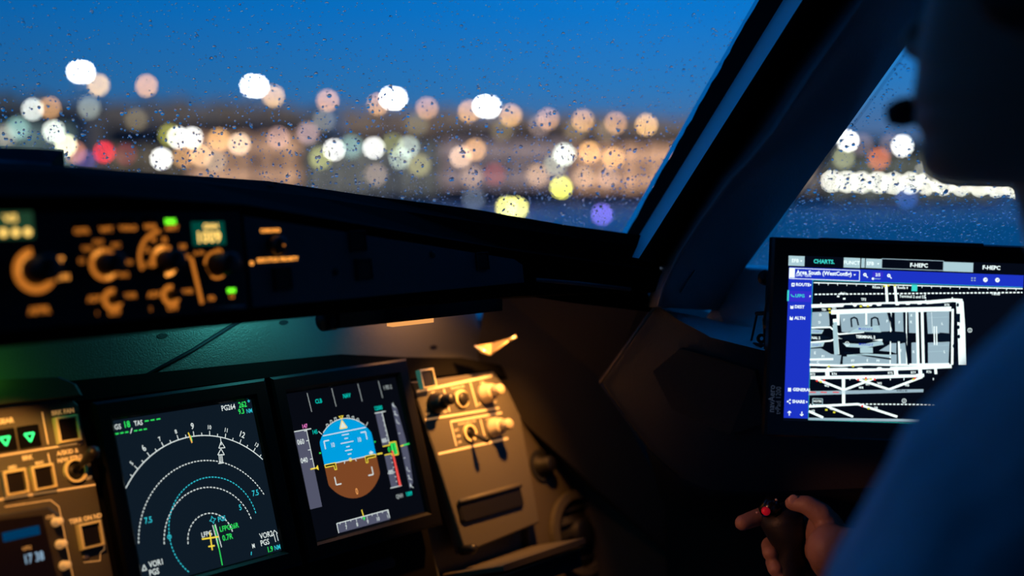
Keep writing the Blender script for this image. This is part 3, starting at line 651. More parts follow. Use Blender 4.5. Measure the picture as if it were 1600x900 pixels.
# ------------------------------------------------------------------ push buttons and knobs
capm = mat('button_cap', (.010,.008,.007), .35)
def push(parent, x, y, w_, h, guard=ringm, gw=.0022, ht=.006):
    b = MB(); pts = lambda a: [(x-w_/2-a,y-h/2-a),(x+w_/2+a,y-h/2-a),(x+w_/2+a,y+h/2+a),(x-w_/2-a,y+h/2+a)]
    rings_ = [[(q[0],q[1],zz) for q in pts(a)] for a, zz in ((0,0),(0,ht),(-gw*.3,ht+.001),(-gw,ht+.001),(-gw,0))]
    o = b.loft(rings_, 0, True, False, False).build('push_button', guard, parent)
    MB().box((x,y,ht*.2+.001), (w_-2*gw-.0005,h-2*gw-.0005,ht*.5+.001), 0, .001).build('cap', capm, o)
    return o
def knob(parent, x, y, r_, h, m=knobm, skirt=None, name='knob', flat=True):
    prof = [(r_,0),(r_,h*.15),(r_*.86,h*.25),(r_*.80,h*.92),(r_*.70,h)]
    o = MB().lathe(prof, c=(x,y,0), n=24).build(name, m, parent)
    if flat: MB().box((x,y+r_*.5,h*1.0), (r_*.12,r_*.6,r_*.06)).build('pointer', lblm, o)
    return o

# --- landing gear / brake panel (left)
LG = PAN.at(-.09,-.02,.014)
lg = thing('landing_gear_panel', LG, 'amber lit grey panel with gear lights and brake buttons left of the screens', 'panel')
def l(x, y): return (x+.09, y+.02)
MB().prism([l(-.22,.0285), l(-.0335,.0245), l(-.0290,.020), l(-.0262,-.058), l(-.0255,-.142), l(-.0255,-.30), l(-.22,-.30)], 0, .010, 0, .0015).build('face_plate', panelm, lg)
MB().prism([l(-.22,.060), l(-.045,.047), l(-.030,.038), l(-.026,.027), l(-.22,.0305)], 0, .018, 0, .004).build('upper_lip', mat('lip_paint', (.04,.034,.028), .6), lg)
h = .0102; b = MB()
b.line(l(-.0653,.0175),l(-.0651,-.0125),.0013,h,0); b.line(l(-.13,-.0156),l(-.0345,-.0162),.0016,h,0); b.line(l(-.0668,-.0205),l(-.0655,-.050),.0013,h,0); b.line(l(-.13,-.0530),l(-.0270,-.0566),.0018,h,0)
b.text('BRK FAN',l(-.0455,0)[0],l(0,.0148)[1],.0042,h,0,.95,0,.045); b.text('GEAR',l(-.100,0)[0],l(0,.0140)[1],.0045,h,0,.95,0,.05)
b.text('A/SKID &',l(-.0480,0)[0],l(0,-.0225)[1],.0040,h,0,.95,0,.045); b.text('N/W STRG',l(-.0470,0)[0],l(0,-.0290)[1],.0040,h,0,.92,0,.045)
b.text('BRK',l(-.086,0)[0],l(0,-.0215)[1],.0040,h,0,.95,0,.045); b.text('MAX',l(-.0760,0)[0],l(0,-.0278)[1],.0028,h,0,.95,0,.045); b.text('MED',l(-.1010,0)[0],l(0,-.0278)[1],.0028,h,0,.95,0,.045); b.text('OFF',l(-.0325,0)[0],l(0,-.0495)[1],.0030,h,0,.95,0,.045)
b.text('TERR ON ND',l(-.0425,0)[0],l(0,-.0855)[1],.0042,h,0,.92,0,.045)
for pts in ([(-.114,-.0605),(-.072,-.0625),(-.0655,-.070),(-.0640,-.15)], [(-.052,-.1235),(-.036,-.1255),(-.0345,-.1185),(-.030,-.1165),(-.029,-.108)]): b.path([l(*q) for q in pts],.0008,h,0)
tag(b.build('lettering', lblm, lg), kind='stuff')
lgf = bpy.data.objects.new('x', None); bpy.data.objects.remove(lgf)
def on10(parent, x, y): return None
def raised(o, hh=.010): o.location.z = hh; return o
raised(push(lg, *l(-.0460,-.0020), .0225,.0245)); raised(push(lg, *l(-.0770,-.0415), .0215,.0225)); raised(push(lg, *l(-.1030,-.0415), .0215,.0225)); raised(push(lg, *l(-.0425,-.1010), .0225,.0235))
# gear lights with green triangles
for k, x in enumerate((-.0815,-.104)):
    o = MB().box((*l(x,-.0030),.0105), (.0205,.0205,.002), 0, .001).build('gear_light', gloss, lg)
    gr = glow('gear_green', (.05,1,.22), 2.2, True); q = l(x,-.0035); b = MB()
    b.path([(q[0]-.0045,q[1]+.0032),(q[0]+.0045,q[1]+.0032),(q[0],q[1]-.0042)],.0016,.0117,0,True); b.build('green_triangle', gr, o)
# toggle switch with round guard
q = l(-.0445,-.0405); o = MB().ring((q[0],q[1]), .0088,.0112,0,.004).build('toggle_switch', ringm, lg); raised(o)
MB().lathe([(.0085,0),(.0085,.001)], c=(q[0],q[1],0), n=24).build('socket', black, o)
MB().lathe([(.0026,0),(.0028,.012),(.0062,.026),(.0066,.030),(.004,.034)], c=(q[0],q[1],.001), n=16, ax=(.25,.45,1)).build('lever', knobm, o)
for (x, y) in ((-.0345,-.0155),(-.0495,-.1195)):
    raised(MB().lathe([(.0032,0),(.0032,.0012),(.002,.0018)], c=(*l(x,y),0), n=14).build('screw', mat('screw_metal', (.4,.36,.3), .4, .8), lg))
# clock
ck = thing('cockpit_clock', PAN.at(-.095,-.10,.014), 'clock with pale blue digits reading 17 38 below the brake buttons', 'clock')
def c_(x, y): return (x+.095, y+.10)
MB().prism([c_(-.14,-.0660), c_(-.0790,-.0680), c_(-.0690,-.0780), c_(-.0680,-.17), c_(-.14,-.17)], .010, .018, 0, .002).build('housing', mat('clock_housing', (.035,.03,.027), .5), ck)
MB().prism([c_(-.14,-.0700), c_(-.0865,-.0745), c_(-.0820,-.16), c_(-.14,-.16)], .018, .0195).build('face', mat('clock_face', (.008,.005,.004), .3), ck)
MB().rect(*c_(-.125,-.0905), *c_(-.0915,-.0825), .0197).build('chrono_window', glow('clock_blue_window', (.0,.035,.10), 1), ck)
b = MB(); b.text('17 38', c_(-.1005,0)[0], c_(0,-.1095)[1], .0082, .0198, 0, .72, 0, .012); b.build('digits', glow('clock_digits', (.30,.46,.62), 1), ck)
b = MB(); b.text('UTC', c_(-.1055,0)[0], c_(0,-.1000)[1], .0030, .0198, 0); b.text('CHR', c_(-.079,0)[0], c_(0,-.0775)[1], .003, .0185, 0); b.build('lettering', lblm, ck)
for y in (-.083,-.103,-.122): knob(ck, *c_(-.0755,y), .0042,.010, lblm, flat=False).location.z = .018

# ------------------------------------------------------------------ right side light control panel
KP = PAN.at(.46,-.10,.010)
kp = thing('light_control_panel', KP, 'amber lit grey panel with knobs and toggles right of the attitude screen', 'panel')
def k_(x, y): return (x-.46, y+.10)
MB().prism([k_(.3860,-.0090), k_(.5290,-.0125), k_(.5480,-.040), k_(.5600,-.0750), k_(.5490,-.2100), k_(.4130,-.2180), k_(.3990,-.0950)], 0, .018, 0, .002).build('face_plate', panelm, kp)
h = .0182; b = MB()
b.line(k_(.3915,-.0215),k_(.5240,-.0175),.0028,h); b.line(k_(.3950,-.0560),k_(.5230,-.0590),.0024,h); b.line(k_(.4350,-.0640),k_(.5260,-.0655),.0024,h); b.line(k_(.4040,-.0985),k_(.5270,-.0985),.0028,h)
b.line(k_(.4360,-.0240),k_(.4372,-.0520),.0018,h); b.line(k_(.4830,-.0210),k_(.4850,-.0520),.0018,h); b.line(k_(.4350,-.064),k_(.4358,-.0940),.0018,h); b.line(k_(.4860,-.068),k_(.4870,-.0950),.0018,h)
b.text('PFD',*k_(.4180,-.0265),.0032,h); b.text('PFD/ND XFR',*k_(.4600,-.0248),.0030,h); b.text('ND',*k_(.5040,-.0240),.0032,h)
b.text('OFF',*k_(.4010,-.0500),.0026,h); b.text('BRT',*k_(.4310,-.0510),.0026,h); b.text('OFF',*k_(.4900,-.0500),.0026,h); b.text('BRT',*k_(.5190,-.0510),.0026,h)
b.text('CONSOLE/FLOOR',*k_(.4620,-.0690),.0028,h); b.text('LOUD SPEAKER',*k_(.5060,-.0700),.0022,h)
for t, y in (('BRT',-.0755),('DIM',-.0830),('OFF',-.0905)): b.text(t,*k_(.4425,y),.0028,h)
tag(b.build('lettering', lblm, kp), kind='stuff')
pale = mat('pale_knob', (.55,.48,.38), .45)
def dual(x, y, m1, m2):
    o = MB().lathe([(.0125,0),(.0125,.005),(.0104,.007),(.0100,.015),(.0085,.017)], c=(*k_(x,y),.018), n=24).build('rotary_knob', m1, kp)
    MB().lathe([(.0068,.015),(.0068,.029),(.0055,.031)], c=(*k_(x,y),.018), n=20).build('inner_knob', m2, o); return o
dual(.4165,-.0390,knobm,knobm); dual(.5030,-.0380,pale,pale); dual(.5045,-.0820,pale,pale)
o = MB().ring((*k_(.4600,-.0395),.018), .0082,.0108,0,.004).build('transfer_button', ringm, kp); MB().lathe([(.008,0),(.008,.007),(.007,.008)], c=(*k_(.4600,-.0395),.018), n=24).build('cap', knobm, o)
o = MB().ring((*k_(.4620,-.0820),.018), .0080,.0105,0,.003).build('toggle_switch', ringm, kp); MB().lathe([(.0078,0),(.0078,.001)], c=(*k_(.4620,-.0820),.018), n=20).build('socket', black, o)
MB().lathe([(.0022,0),(.0024,.014),(.0040,.026),(.003,.030)], c=(*k_(.4620,-.0820),.018), n=14, ax=(.1,-.55,1)).build('lever', knobm, o)
raised(push(kp, *k_(.4010,-.0095), .0235,.0230), .026)
# recessed grip below
MB().box((*k_(.4710,-.1705),.019), (.112,.026,.006), 0, .003).build('grip_recess', black, kp)
MB().tube([(*k_(.4170,-.1590),.022),(*k_(.4720,-.1585),.0225),(*k_(.5260,-.1585),.022)], .0032, n=10).build('grip_lip', panelm, kp)
# lower ledge and foldable table edge under the screens
lm_ = mat('ledge_paint', (.085,.078,.068), .6)
tb = thing('sliding_table', PAN.at(.47,-.25,.02), 'folded grey table edge sticking out under the knob panel', 'table')
MB().box((0,.0100,.030), (.150,.007,.100), 0, .001).build('table_top', lm_, tb); MB().box((0,.0025,.028), (.148,.0018,.100)).build('gap_strip', mat('chrome_edge', (.5,.42,.3), .3, .9), tb)
MB().box((0,-.010,.024), (.146,.020,.088), 0, .001).build('table_body', dark, tb)
MB().lathe([(.006,0),(.006,.02),(.004,.024)], c=(-.055,.035,.0), n=14).build('hinge_knob', knobm, tb)
ls = MB().box((.09-.2,-.205+.1,.020), (.46,.012,.022), 0, .003).build('lower_ledge', dark, ip)

# outer corner panel: speaker knob and air vent
oc = thing('corner_panel', PAN.at(.62,-.16,-.01), 'dark curved corner panel with a knob hole beside the knob panel', 'panel')
def o_(x, y): return (x-.62, y+.16)
MB().prism([o_(.5300,-.004), o_(.5560,-.030), o_(.6180,-.105), o_(.6500,-.150), o_(.7100,-.165), o_(.7600,-.240), o_(.74,-.36), o_(.52,-.36), o_(.5500,-.2100), o_(.5600,-.0760), o_(.5450,-.03)], 0, .016, 0, .003).build('face_plate', mat('corner_paint', (.075,.065,.055), .6, bump=(300,.2)), oc)
o = MB().ring((*o_(.6000,-.142),.016), .017,.0215,0,.003).build('speaker_knob', dark, oc)
MB().lathe([(.0165,0),(.0165,.003),(.011,.006),(.010,.018),(.008,.020)], c=(*o_(.6000,-.142),.016), n=28).build('cap', black, o)
MB().box((*o_(.5960,-.139),.030), (.008,.0018,.002)).build('index_mark', glow('index_orange', (.7,.20,.06), .8), o)
av = thing('air_vent', PAN.at(.640,-.240,.008), 'large round black air vent low in the dark corner panel', 'vent')
MB().ring((0,0), .045,.056,0,.008).build('rim', lm_, av); MB().lathe([(.046,-.002),(.044,.002),(.02,.004),(.018,.012),(.012,.014)], n=36).build('nozzle', black, av)
for k in range(5): MB().box((0,-.032+.016*k,.004), (.075 if k in (1,2,3) else .05,.0014,.006)).build('vane', dark, av)

# dark footwell lining between panel and side console
fl = MB().slab([at(*q) for q in [(742,592,1.60),(752,500,1.58),(762,440,1.56),(830,445,1.53),(1010,452,1.48),(1032,500,1.50),(950,600,1.56),(1030,720,1.58),(1120,930,1.60),(800,1000,1.62),(845,700,1.66)]], .03).build('wall_front_lining', liningm); fl.name = 'wall_front.001'; tag(centre(fl), kind='structure')

# folded bright clip by the panel end
cl = thing('chart_clip', Fr(at(768,553,1.50), RT, UP), 'small triangular metal clip catching amber light above the knob panel', 'clip')
cw = mat('clip_metal', (.75,.66,.5), .28, .6); A, B_, C3 = V((-.021,.010,0)), V((-.001,-.001,0)), V((.030,.022,.004))
MB().slab([A, B_, C3, V((.0,.013,-.004))], .0015, 0, V((0,0,1))).build('leaf', mat('clip_leaf', (.22,.17,.11), .4, .4), cl)
MB().tube([A, V((-.011,.004,.001)), B_], .003, taper=[.001,.0034,.0012]).build('left_edge', cw, cl)
MB().tube([B_, V((.014,.011,.002)), V((.021,.0165,.003))], .0012).build('right_edge', mat('clip_edge', (.4,.3,.2), .4), cl); MB().tube([V((.021,.0165,.003)), C3], .0021).build('bright_tip', cw, cl)

# ------------------------------------------------------------------ glareshield
T8 = R(8); FC = Fr((0,.86,1.25), (1,0,0), (0,math.sin(T8),math.cos(T8)))
gs = thing('glareshield', WORLD.at(.75,.9,1.15), 'long black glareshield hood running below the windscreen', 'glareshield')
def fcw(x, y, h=0): return FC.w(x, y, h)
GO = V((.75,.9,1.15))
st = []   # stations: (x, face top y, far edge point)
far = {-.30:(1.05,1.27), .30:(1.03,1.272), .50:(1.00,1.271), .62:(1.02,1.265), .76:(1.02,1.2575), .86:(.985,1.243), .956:(.925,1.2285), 1.05:(.87,1.210), 1.137:(.815,1.196)}
for x, (fy_, fz) in far.items():
    top = -.0115 if x < .62 else -.0186-(x-.6138)*.155
    if x > 1.0: yoff = -(x-.99)*.55
    else: yoff = 0
    f = lambda y_, h_: fcw(min(x, 1.12), y_, h_) + V((0, yoff, 0))
    F_ = V((x+.0, fy_, fz)); nt_ = f(top+.006, .004); nb = f(top-.000, 0)
    m1 = (F_+nt_)/2 + V((0,0,.006)); bot = f(-.104, 0) if x < 1.0 else f(-.1, 0)
    ring_ = [F_+V((0,.02,-.03)), F_, F_+V((0,-.012,.0005)), m1, nt_+V((0,.02,.004)), nt_, nb, f(top-.004,-.004), bot, f(-.108,.001), f(-.112,-.004), f(-.112,-.05), F_+V((0,-.02,-.085))]
    st.append([q-GO for q in ring_])
MB().loft(st, 0, True, True, False).build('hood', shieldm, gs)
for (u, v, d) in ((425,287,1.20),):
    MB().box(tuple(at(u, v, d)-GO), (.004,.012,.002)).build('seam_cover', mat('seam', (.05,.035,.03), .6), gs)
# wing edge at the outboard end, its lit rim drawn as a paler tube
MB().tube([at(838,437,1.285)-GO, at(905,443,1.30)-GO, at(985,452,1.33)-GO], .0022).build('lit_edge', mat('lit_edge_grey', (.10,.10,.11), .4), gs)
# side panel to the right of the control unit
sp = thing('glareshield_side_panel', FC.at(.78,-.07,0), 'dark slate panel with black square buttons on the glareshield, right of the lit controls', 'panel')
def s2(x, y): return (x-.78, y+.07)
MB().prism([s2(.6165,-.0225), s2(.9500,-.0735), s2(.9620,-.0800), s2(.9620,-.0985), s2(.6165,-.1000)], -.002, .004, 0, .001).build('face_plate', fcum, sp)
b = MB(); h = .0042; b.text('CHRONO',*s2(.6430,-.0362),.0034,h,0,1,0,.03); b.text('SIDE STICK PRIORITY',*s2(.6480,-.0612),.0036,h,0,.92,0,.03); b.arc(*s2(.6205,-.0630),.0013,0,360,.0012,h,0,n=10)
tag(b.build('lettering', amber, sp), kind='stuff')
bm2 = mat('dark_guard', (.012,.012,.015), .4)
o = MB().lathe([(.0085,0),(.0085,.004),(.0070,.010),(.006,.011)], c=(*s2(.6462,-.0493),.004), n=20).build('chrono_button', knobm, sp); MB().box((*s2(.6472,-.0500),.0155), (.0015,.0015,.001)).build('index_dot', amber_lo, o)
for (x, y, w_) in ((.6500,-.0780,.0185),(.7385,-.0480,.0185),(.7425,-.0740,.0185),(.9000,-.0735,.017)): push(sp, *s2(x,y), w_,w_*1.05, bm2, .0012, .002).location.z = .004
for (x, y) in ((.7100,-.0745),(.8321,-.0640)): MB().lathe([(.0034,0),(.0034,.001),(.002,.0014)], c=(*s2(x,y),.004), n=14).build('screw', black, sp)
# lamp housing bar under the glareshield
lb = thing('flood_lamp', WORLD.at(.85,.905,1.13), 'black bar lamp with amber lit lens hanging under the glareshield', 'lamp')
MB().box((.012,-.006,-.002), (.235,.026,.017), 0, .004).build('housing', gloss, lb)
MB().tube([(-.112,-.006,-.003),(-.098,-.006,-.003)], .0105, n=16).build('end_cap', black, lb)
MB().box((.02,.034,-.0135), (.150,.018,.004), 0, .002).build('reflector', mat('lamp_reflector', (.4,.3,.2), .4), lb)
MB().box((.036,.030,-.0185), (.060,.010,.006), 0, .001).build('lens', glow('amber_lens', (1,.42,.12), .9), lb)
# --- flight control unit
fu = thing('flight_control_unit', FC.at(.50,-.06,0), 'black autopilot and screen control unit with glowing amber legends', 'control panel')
def f_(x, y): return (x-.50, y+.06)
MB().prism([f_(-.05,-.0130), f_(.6120,-.0195), f_(.6120,-.1015), f_(-.05,-.1015)], -.004, .006, 0, .001).build('face_plate', mat('fcu_face', (.010,.010,.013), .6, bump=(500,.2)), fu)
MB().tube([(*f_(.5660,-.0985),.008),(*f_(.5850,-.0983),.0085),(*f_(.6060,-.0985),.008)], .0014).build('edge_glint', mat('glint_grey', (.16,.15,.18), .35), fu)  # pale tube stands in for a glint on the lower edge
h = .0064; b = MB()
A1, A2, A3 = 0, 1, 2
def rg(x, y, r0, r1, mi, a0=0, a1=360): b.arc(*f_(x,y), (r0+r1)/2, a0, a1, r1-r0, h, mi, n=36)
# vertical speed knob at the left edge
rg(.4300,-.0600,.0095,.0165,A1,95,345); rg(.4300,-.0600,.0095,.0125,A2,100,190)
b.text('UP',*f_(.4495,-.0530),.0040,h,A2); b.text('DN',*f_(.4510,-.0660),.0044,h,A2); b.text('APPR',*f_(.4300,-.0890),.0050,h,A1,1,0,.04)
# mode knob
rg(.4850,-.0580,.0085,.0125,A1,40,330); rg(.4850,-.0580,.0085,.0115,A2,95,150); rg(.4850,-.0580,.0085,.0115,A2,270,310)
for t, a in (('ILS',170),('VOR',135),('NAV',100),('ARC',55),('PLAN',0),('ENG',-35)): b.text(t, *f_(.4850+.0185*math.cos(R(a)), -.0575+.0165*math.sin(R(a))), .0036, h, A1, .8, 0, .03)
# range knob with arc
rg(.5370,-.0580,.0085,.0130,A1,60,200); rg(.5370,-.0580,.0085,.0125,A2,90,140); rg(.5370,-.0580,.0085,.012,A2,265,310); rg(.5370,-.0580,.0085,.012,A1,310,360)
rg(.5370,-.0560,.0205,.0235,A1,95,200)
for t, a, rr2 in (('10',190,.0165),('20',150,.0170),('40',118,.0185),('80',85,.0160),('160',30,.0200),('320',5,.0195)): b.text(t, *f_(.5370+rr2*math.cos(R(a)), -.0570+rr2*math.sin(R(a))), .0040, h, A1, .85, 0, .04)
# selector rings below
for x in (.4885,.5390):
    rg(x,-.0850,.0045,.0085,3,70,390); b.text('ADF',*f_(x-.0150,-.0835),.0042,h,A1,1,0,.04); b.text('VOR',*f_(x+.0155,-.0830),.0038,h,A1,.9,0,.04); b.text('OFF',*f_(x+.0005,-.0950),.0042,h,A1,1,0,.04)
b.text('1',*f_(.4750,-.0945),.0034,h,3); b.text('2',*f_(.5200,-.0945),.0030,h,3)
for t, x, y in (('CSTR',.4690,-.0325),('WPT',.4890,-.0318),('VOR.D',.5075,-.0312),('NDB',.5270,-.0305),('ARPT',.5460,-.0320)): b.text(t,*f_(x,y),.0038,h,A1 if t != 'ARPT' else 3,.95,0,.05)
b.rect(*f_(.5405,-.0288),*f_(.5500,-.0245),h,4)
# baro
rg(.5840,-.0630,.0080,.0118,A1,80,175); rg(.5840,-.0630,.0080,.0118,A1,235,305); rg(.5840,-.0630,.008,.010,3,170,240)
b.text('in Hg',*f_(.5690,-.0525),.0036,h,A1,.9,0,.04); b.text('hPa',*f_(.5880,-.0515),.0038,h,A1,.9,0,.04)
b.line(f_(.5610,-.0560),f_(.5668,-.0935),.0034,h,A1)
b.text('FD',*f_(.5765,-.0900),.0040,h,A1,1,0,.04); b.text('LS',*f_(.5960,-.0895),.0036,h,3,1,0,.04); b.rect(*f_(.5920,-.0865),*f_(.6000,-.0828),h,4)
tag(b.build('lettering', [amber_lo, amber, amber_hi, amber_lo, glow('green_lamp', (.16,1,.02), 1.6)], fu), kind='stuff')
# LCD windows
for (x0, y0, x1, y1, c) in ((.380,-.0365,.4320,-.0170,(.012,.045,.022)),(.5640,-.0465,.5955,-.0275,(.0,.055,.040))):
    MB().rect(*f_(x0,y0),*f_(x1,y1),h).build('readout_window', glow('lcd_%d' % (x0*1000), c, 1), fu)
lcd = glow('lcd_digits', (1,.62,.14), 1.7); b = MB(); b.text('1009',*f_(.5800,-.0405),.0092,h+.0002,0,.95,0,.02); b.text('QNH',*f_(.5820,-.0315),.0046,h+.0002,0,1,0,.02)
b.text('V/S',*f_(.4150,-.0220),.0048,h+.0002,0,1.1,0,.03)
for k in range(4): b.arc(*f_(.4270-.0090*k,-.0320),.0016,0,360,.0026,h+.0002,0,n=10)
tag(b.build('digits', lcd, fu), kind='stuff')
for (x, y, r_, hh) in ((.4300,-.0600,.0110,.024),(.4850,-.0580,.0090,.020),(.5370,-.0580,.0092,.020),(.5840,-.0630,.0098,.024),(.4885,-.0850,.0042,.014),(.5390,-.0850,.0042,.014)):
    o = MB().lathe([(r_,0),(r_,.002),(r_*.88,.004),(r_*.84,hh*.95),(r_*.7,hh)], c=(*f_(x,y),.006), n=26).build('knob', knobm, fu)
for (x, y) in ((.4690,-.0265),(.4890,-.0260),(.5075,-.0255),(.5270,-.0250)): MB().box((*f_(x,y),.0065), (.012,.004,.002), 0, .0008).build('legend_key', gloss, fu)
# dark wedge-tipped pad lying on the far left of the glareshield
pd = MB().prism([(-.30,-.02),(.055,-.030),(.082,-.004),(.068,.002),(-.30,.012)], 0, .012, 0, .001)
fr_ = Fr(at(60,250,1.08), RT, UP); pd = MB().slab([at(*q) for q in [(-260,222,1.06),(60,232,1.09),(99,235,1.10),(80,254,1.09),(76,262,1.07),(-260,275,1.02)]], .02).build('dark_pad', mat('pad_navy', (.012,.014,.030), .6)); tag(centre(pd), 'dark pointed pad lying on the glareshield at its left end', 'pad')

# ------------------------------------------------------------------ side console
sc_ = thing('side_console', WORLD.at(1.15,.62,.8), 'dark box shaped side console under the side window', 'console')
SO = V((1.15,.62,.8))
def sl(pts, th, m, name, back=None):
    b = MB().slab([at(*q)-SO for q in pts], th, 0, EYE-SO); return b.build(name, m, sc_)
cons = mat('console_vinyl', (.040,.036,.040), .6, bump=(350,.3))
def cons_rows(rows, m, name):
    b = MB(); ring_ = [[at(*q)-SO for q in r_] for r_ in rows]; b.loft(ring_, 0, False, False, True)
    b.loft([[p_+FW*.03 for p_ in r_] for r_ in ring_], 0, False, False, True)
    for k in range(len(ring_)-1): pass
    b.loft([ring_[0], [p_+FW*.03 for p_ in ring_[0]]], 0, False, False, False); b.loft([ring_[-1], [p_+FW*.03 for p_ in ring_[-1]]], 0, False, False, False)
    return b.build(name, m, sc_)
cons_rows([[(1026,476,1.375),(1060,500,1.345),(1110,526,1.302),(1190,547,1.268),(1290,560,1.268),(1420,562,1.275),(1750,600,1.22)],
           [(1000,514,1.40),(1040,560,1.368),(1110,600,1.325),(1190,625,1.29),(1290,640,1.275),(1420,640,1.275),(1750,680,1.22)],
           [(938,598,1.46),(1020,660,1.405),(1100,700,1.355),(1190,715,1.32),(1290,720,1.30),(1420,715,1.29),(1750,740,1.23)],
           [(1012,702,1.43),(1060,745,1.40),(1110,765,1.38),(1190,768,1.35),(1290,765,1.33),(1420,760,1.31),(1750,790,1.25)]], cons, 'front_panel')
cons_rows([[(1012,702,1.43),(1060,745,1.40),(1110,765,1.38),(1190,768,1.35),(1290,765,1.33),(1420,760,1.31),(1750,790,1.25)],
           [(1040,790,1.56),(1080,800,1.56),(1130,800,1.55),(1200,800,1.52),(1300,800,1.48),(1420,800,1.45),(1750,820,1.38)],
           [(1060,1100,1.56),(1100,1100,1.56),(1150,1100,1.54),(1200,1100,1.50),(1300,1100,1.46),(1420,1100,1.42),(1750,1100,1.34)]], liningm, 'recess_panel')
MB().tube([at(1024,478,1.368)-SO, at(938,598,1.452)-SO], .0016).build('lit_front_edge', mat('console_lit_edge', (.20,.15,.11), .45), sc_)  # light along the front edge painted in as a paler tube
MB().tube([at(938,598,1.455)-SO, at(1012,702,1.424)-SO, at(1060,745,1.392)-SO], .0012).build('lower_edge', liningm, sc_)
sl([(1020,580,1.372),(1062,545,1.338),(1120,560,1.30),(1180,580,1.275),(1195,660,1.288),(1140,680,1.318),(1050,640,1.368)], .006, liningm, 'stowage_lid')

# ------------------------------------------------------------------ sidestick
ss = thing('sidestick', WORLD.at(*at(1225,1010,1.25)), 'black sidestick grip with a small red button under the pilot hand', 'sidestick')
SB = at(1225,1010,1.25)
def sp_(u, v, d): return at(u, v, d)-SB
MB().tube([sp_(1228,1010,1.25), sp_(1232,930,1.265), sp_(1236,880,1.27), sp_(1230,840,1.27), sp_(1222,812,1.27), sp_(1213,796,1.27)], .02, taper=[.016,.014,.016,.019,.023,.017], n=20).build('grip', black, ss)
MB().lathe([(.040,0),(.036,.02),(.02,.05)], n=24, c=(0,0,-.02)).build('boot', rub, ss)
MB().tube([sp_(1190,800,1.262), sp_(1205,792,1.258), sp_(1216,786,1.258)], .009, taper=[.006,.011,.008], n=14).build('thumb_head', gloss, ss)
fr_ = Fr(sp_(1197,799,1.248), RT, UP); x = MB().lathe([(.0042,-.004),(.0042,.001),(.003,.0022),(.001,.0026)], n=18).build('red_button', mat('red_button', (.55,.01,.02), .4, emit=(.5,.005,.02), es=.25), ss, fr_)
for (u, v) in ((1183,801),(1208,800),(1213,781)): MB().lathe([(.0012,-.003),(.0012,.0008),(.0005,.001)], n=10).build('screw', mat('stick_screw', (.7,.5,.35), .3, .6), ss, Fr(sp_(u, v, 1.250), RT, UP))

# ------------------------------------------------------------------ tablet
TX = V((RT*1.0+UP*-.036)).normalized(); TYd = V((UP*-1+RT*.0157))
TB = Fr(at(1233,399,1.2), RT-UP*.036, UP-RT*.0157); U1 = 1.2/FPX
tb_ = thing('tablet', TB, 'black framed tablet showing an airport chart, mounted by the side window', 'tablet')
def T(u, v):                                         # chart coordinates, one unit = one screen dot
    y = v-399-.036*(u-1233); return ((u-1233-.0157*y)*U1, -y*U1)
def t1(x, y): return T(1180+x/2.727, 350+y/2.727)
def q1(x0, y0, x1, y1):                              # rectangle given on its left edge
    a = t1(x0, y0); return a[0], a[1]-(y1-y0)/2.727*U1, a[0]+(x1-x0)/2.727*U1, a[1]
Wt, Ht = 425*U1, 258*U1
MB().prism([(-.0165,.0175),(-.0175,-Ht-.0160),(Wt+.018,-Ht-.016),(Wt+.018,.0175)], -.016, -.0004, 0, .003).build('case', gloss, tb_)
MB().rect(0,-Ht,Wt,0,0).build('screen', glow('tablet_black', (.0015,.003,.008), 1), tb_)
# x,y on the bezel
b = MB(); b.text('navAero', *T(1217.5,623), .0062, .0003, 0, .9, math.pi/2, .01); b.text('t•Pad 1200', *T(1228.0,626), .0052, .0003, 0, .85, math.pi/2, .0)
tag(b.build('maker_lettering', mat('bezel_print', (.30,.32,.36), .5, emit=(.02,.025,.035), es=1, sample=False), tb_), kind='stuff')
MB().box((.11,.0165,-.006), (.16,.004,.012), 0, .001).build('top_clamp', dark, tb_)
tw, tb2, tg, tlb, tcy, tye, trd, tdk, thi = (glow('tab_white', (.86,1,1), 1.15), glow('tab_blue', (.012,.035,.56), 1, True), glow('tab_grey', (.33,.47,.55), 1), glow('tab_lightbtn', (.42,.62,.68), 1),
   glow('tab_cyan', (.05,.72,.66), 1), glow('tab_yellow', (.75,.72,.05), 1), glow('tab_red', (.9,.04,.03), 1), glow('tab_dark', (.002,.006,.016), 1), glow('tab_bluehi', (.035,.03,.62), 1))
TP = [tw,tb2,tg,tlb,tcy,tye,trd,tdk,thi]; tW,tB,tG,tL,tC,tY,tR,tD,tH = range(9); e = .00012; g = MB()
g.rect(*q1(147,183,1147,236), e, tB); sb = q1(147,183,251,826); g.rect(sb[0], sb[1], sb[2], sb[3], e, tB)
g.rect(*q1(143,135,211,177), e, tL); g.rect(*q1(378,143,448,185), e, tL); g.rect(*q1(453,146,468,186), e, tL); g.rect(*q1(472,147,540,187), e, tL); g.rect(*q1(803,161,930,201), e, tL)
a = q1(540,148,803,189); g.path([(a[0],a[1]),(a[2],a[1]),(a[2],a[3]),(a[0],a[3])], .0006, e, tG, True)
def tx(s_, x, y, hh, mi, wx=.95, al='C', bold=.02): g.text(s_, *t1(x, y), hh/2.727*U1, 3*e, mi, wx, 0, bold, al)
tx('EFB',172,157,15,tW); tx('CHARTS.',294,161,17,tC,.95,'C',.03); tx('FUNCT',413,166,16,tW); tx('EFB',492,169,15,tW); tx('F-HEPC',699,177,17,tW,1,'C',.03); tx('F-HEPC',1008,187,17,tW,1,'C',.03)
for x, y in ((197,158),(525,170)): g.add([(*t1(x-5,y-3),3*e),(*t1(x+5,y-3),3*e),(*t1(x,y+4),3*e)],[(0,2,1)],tW)
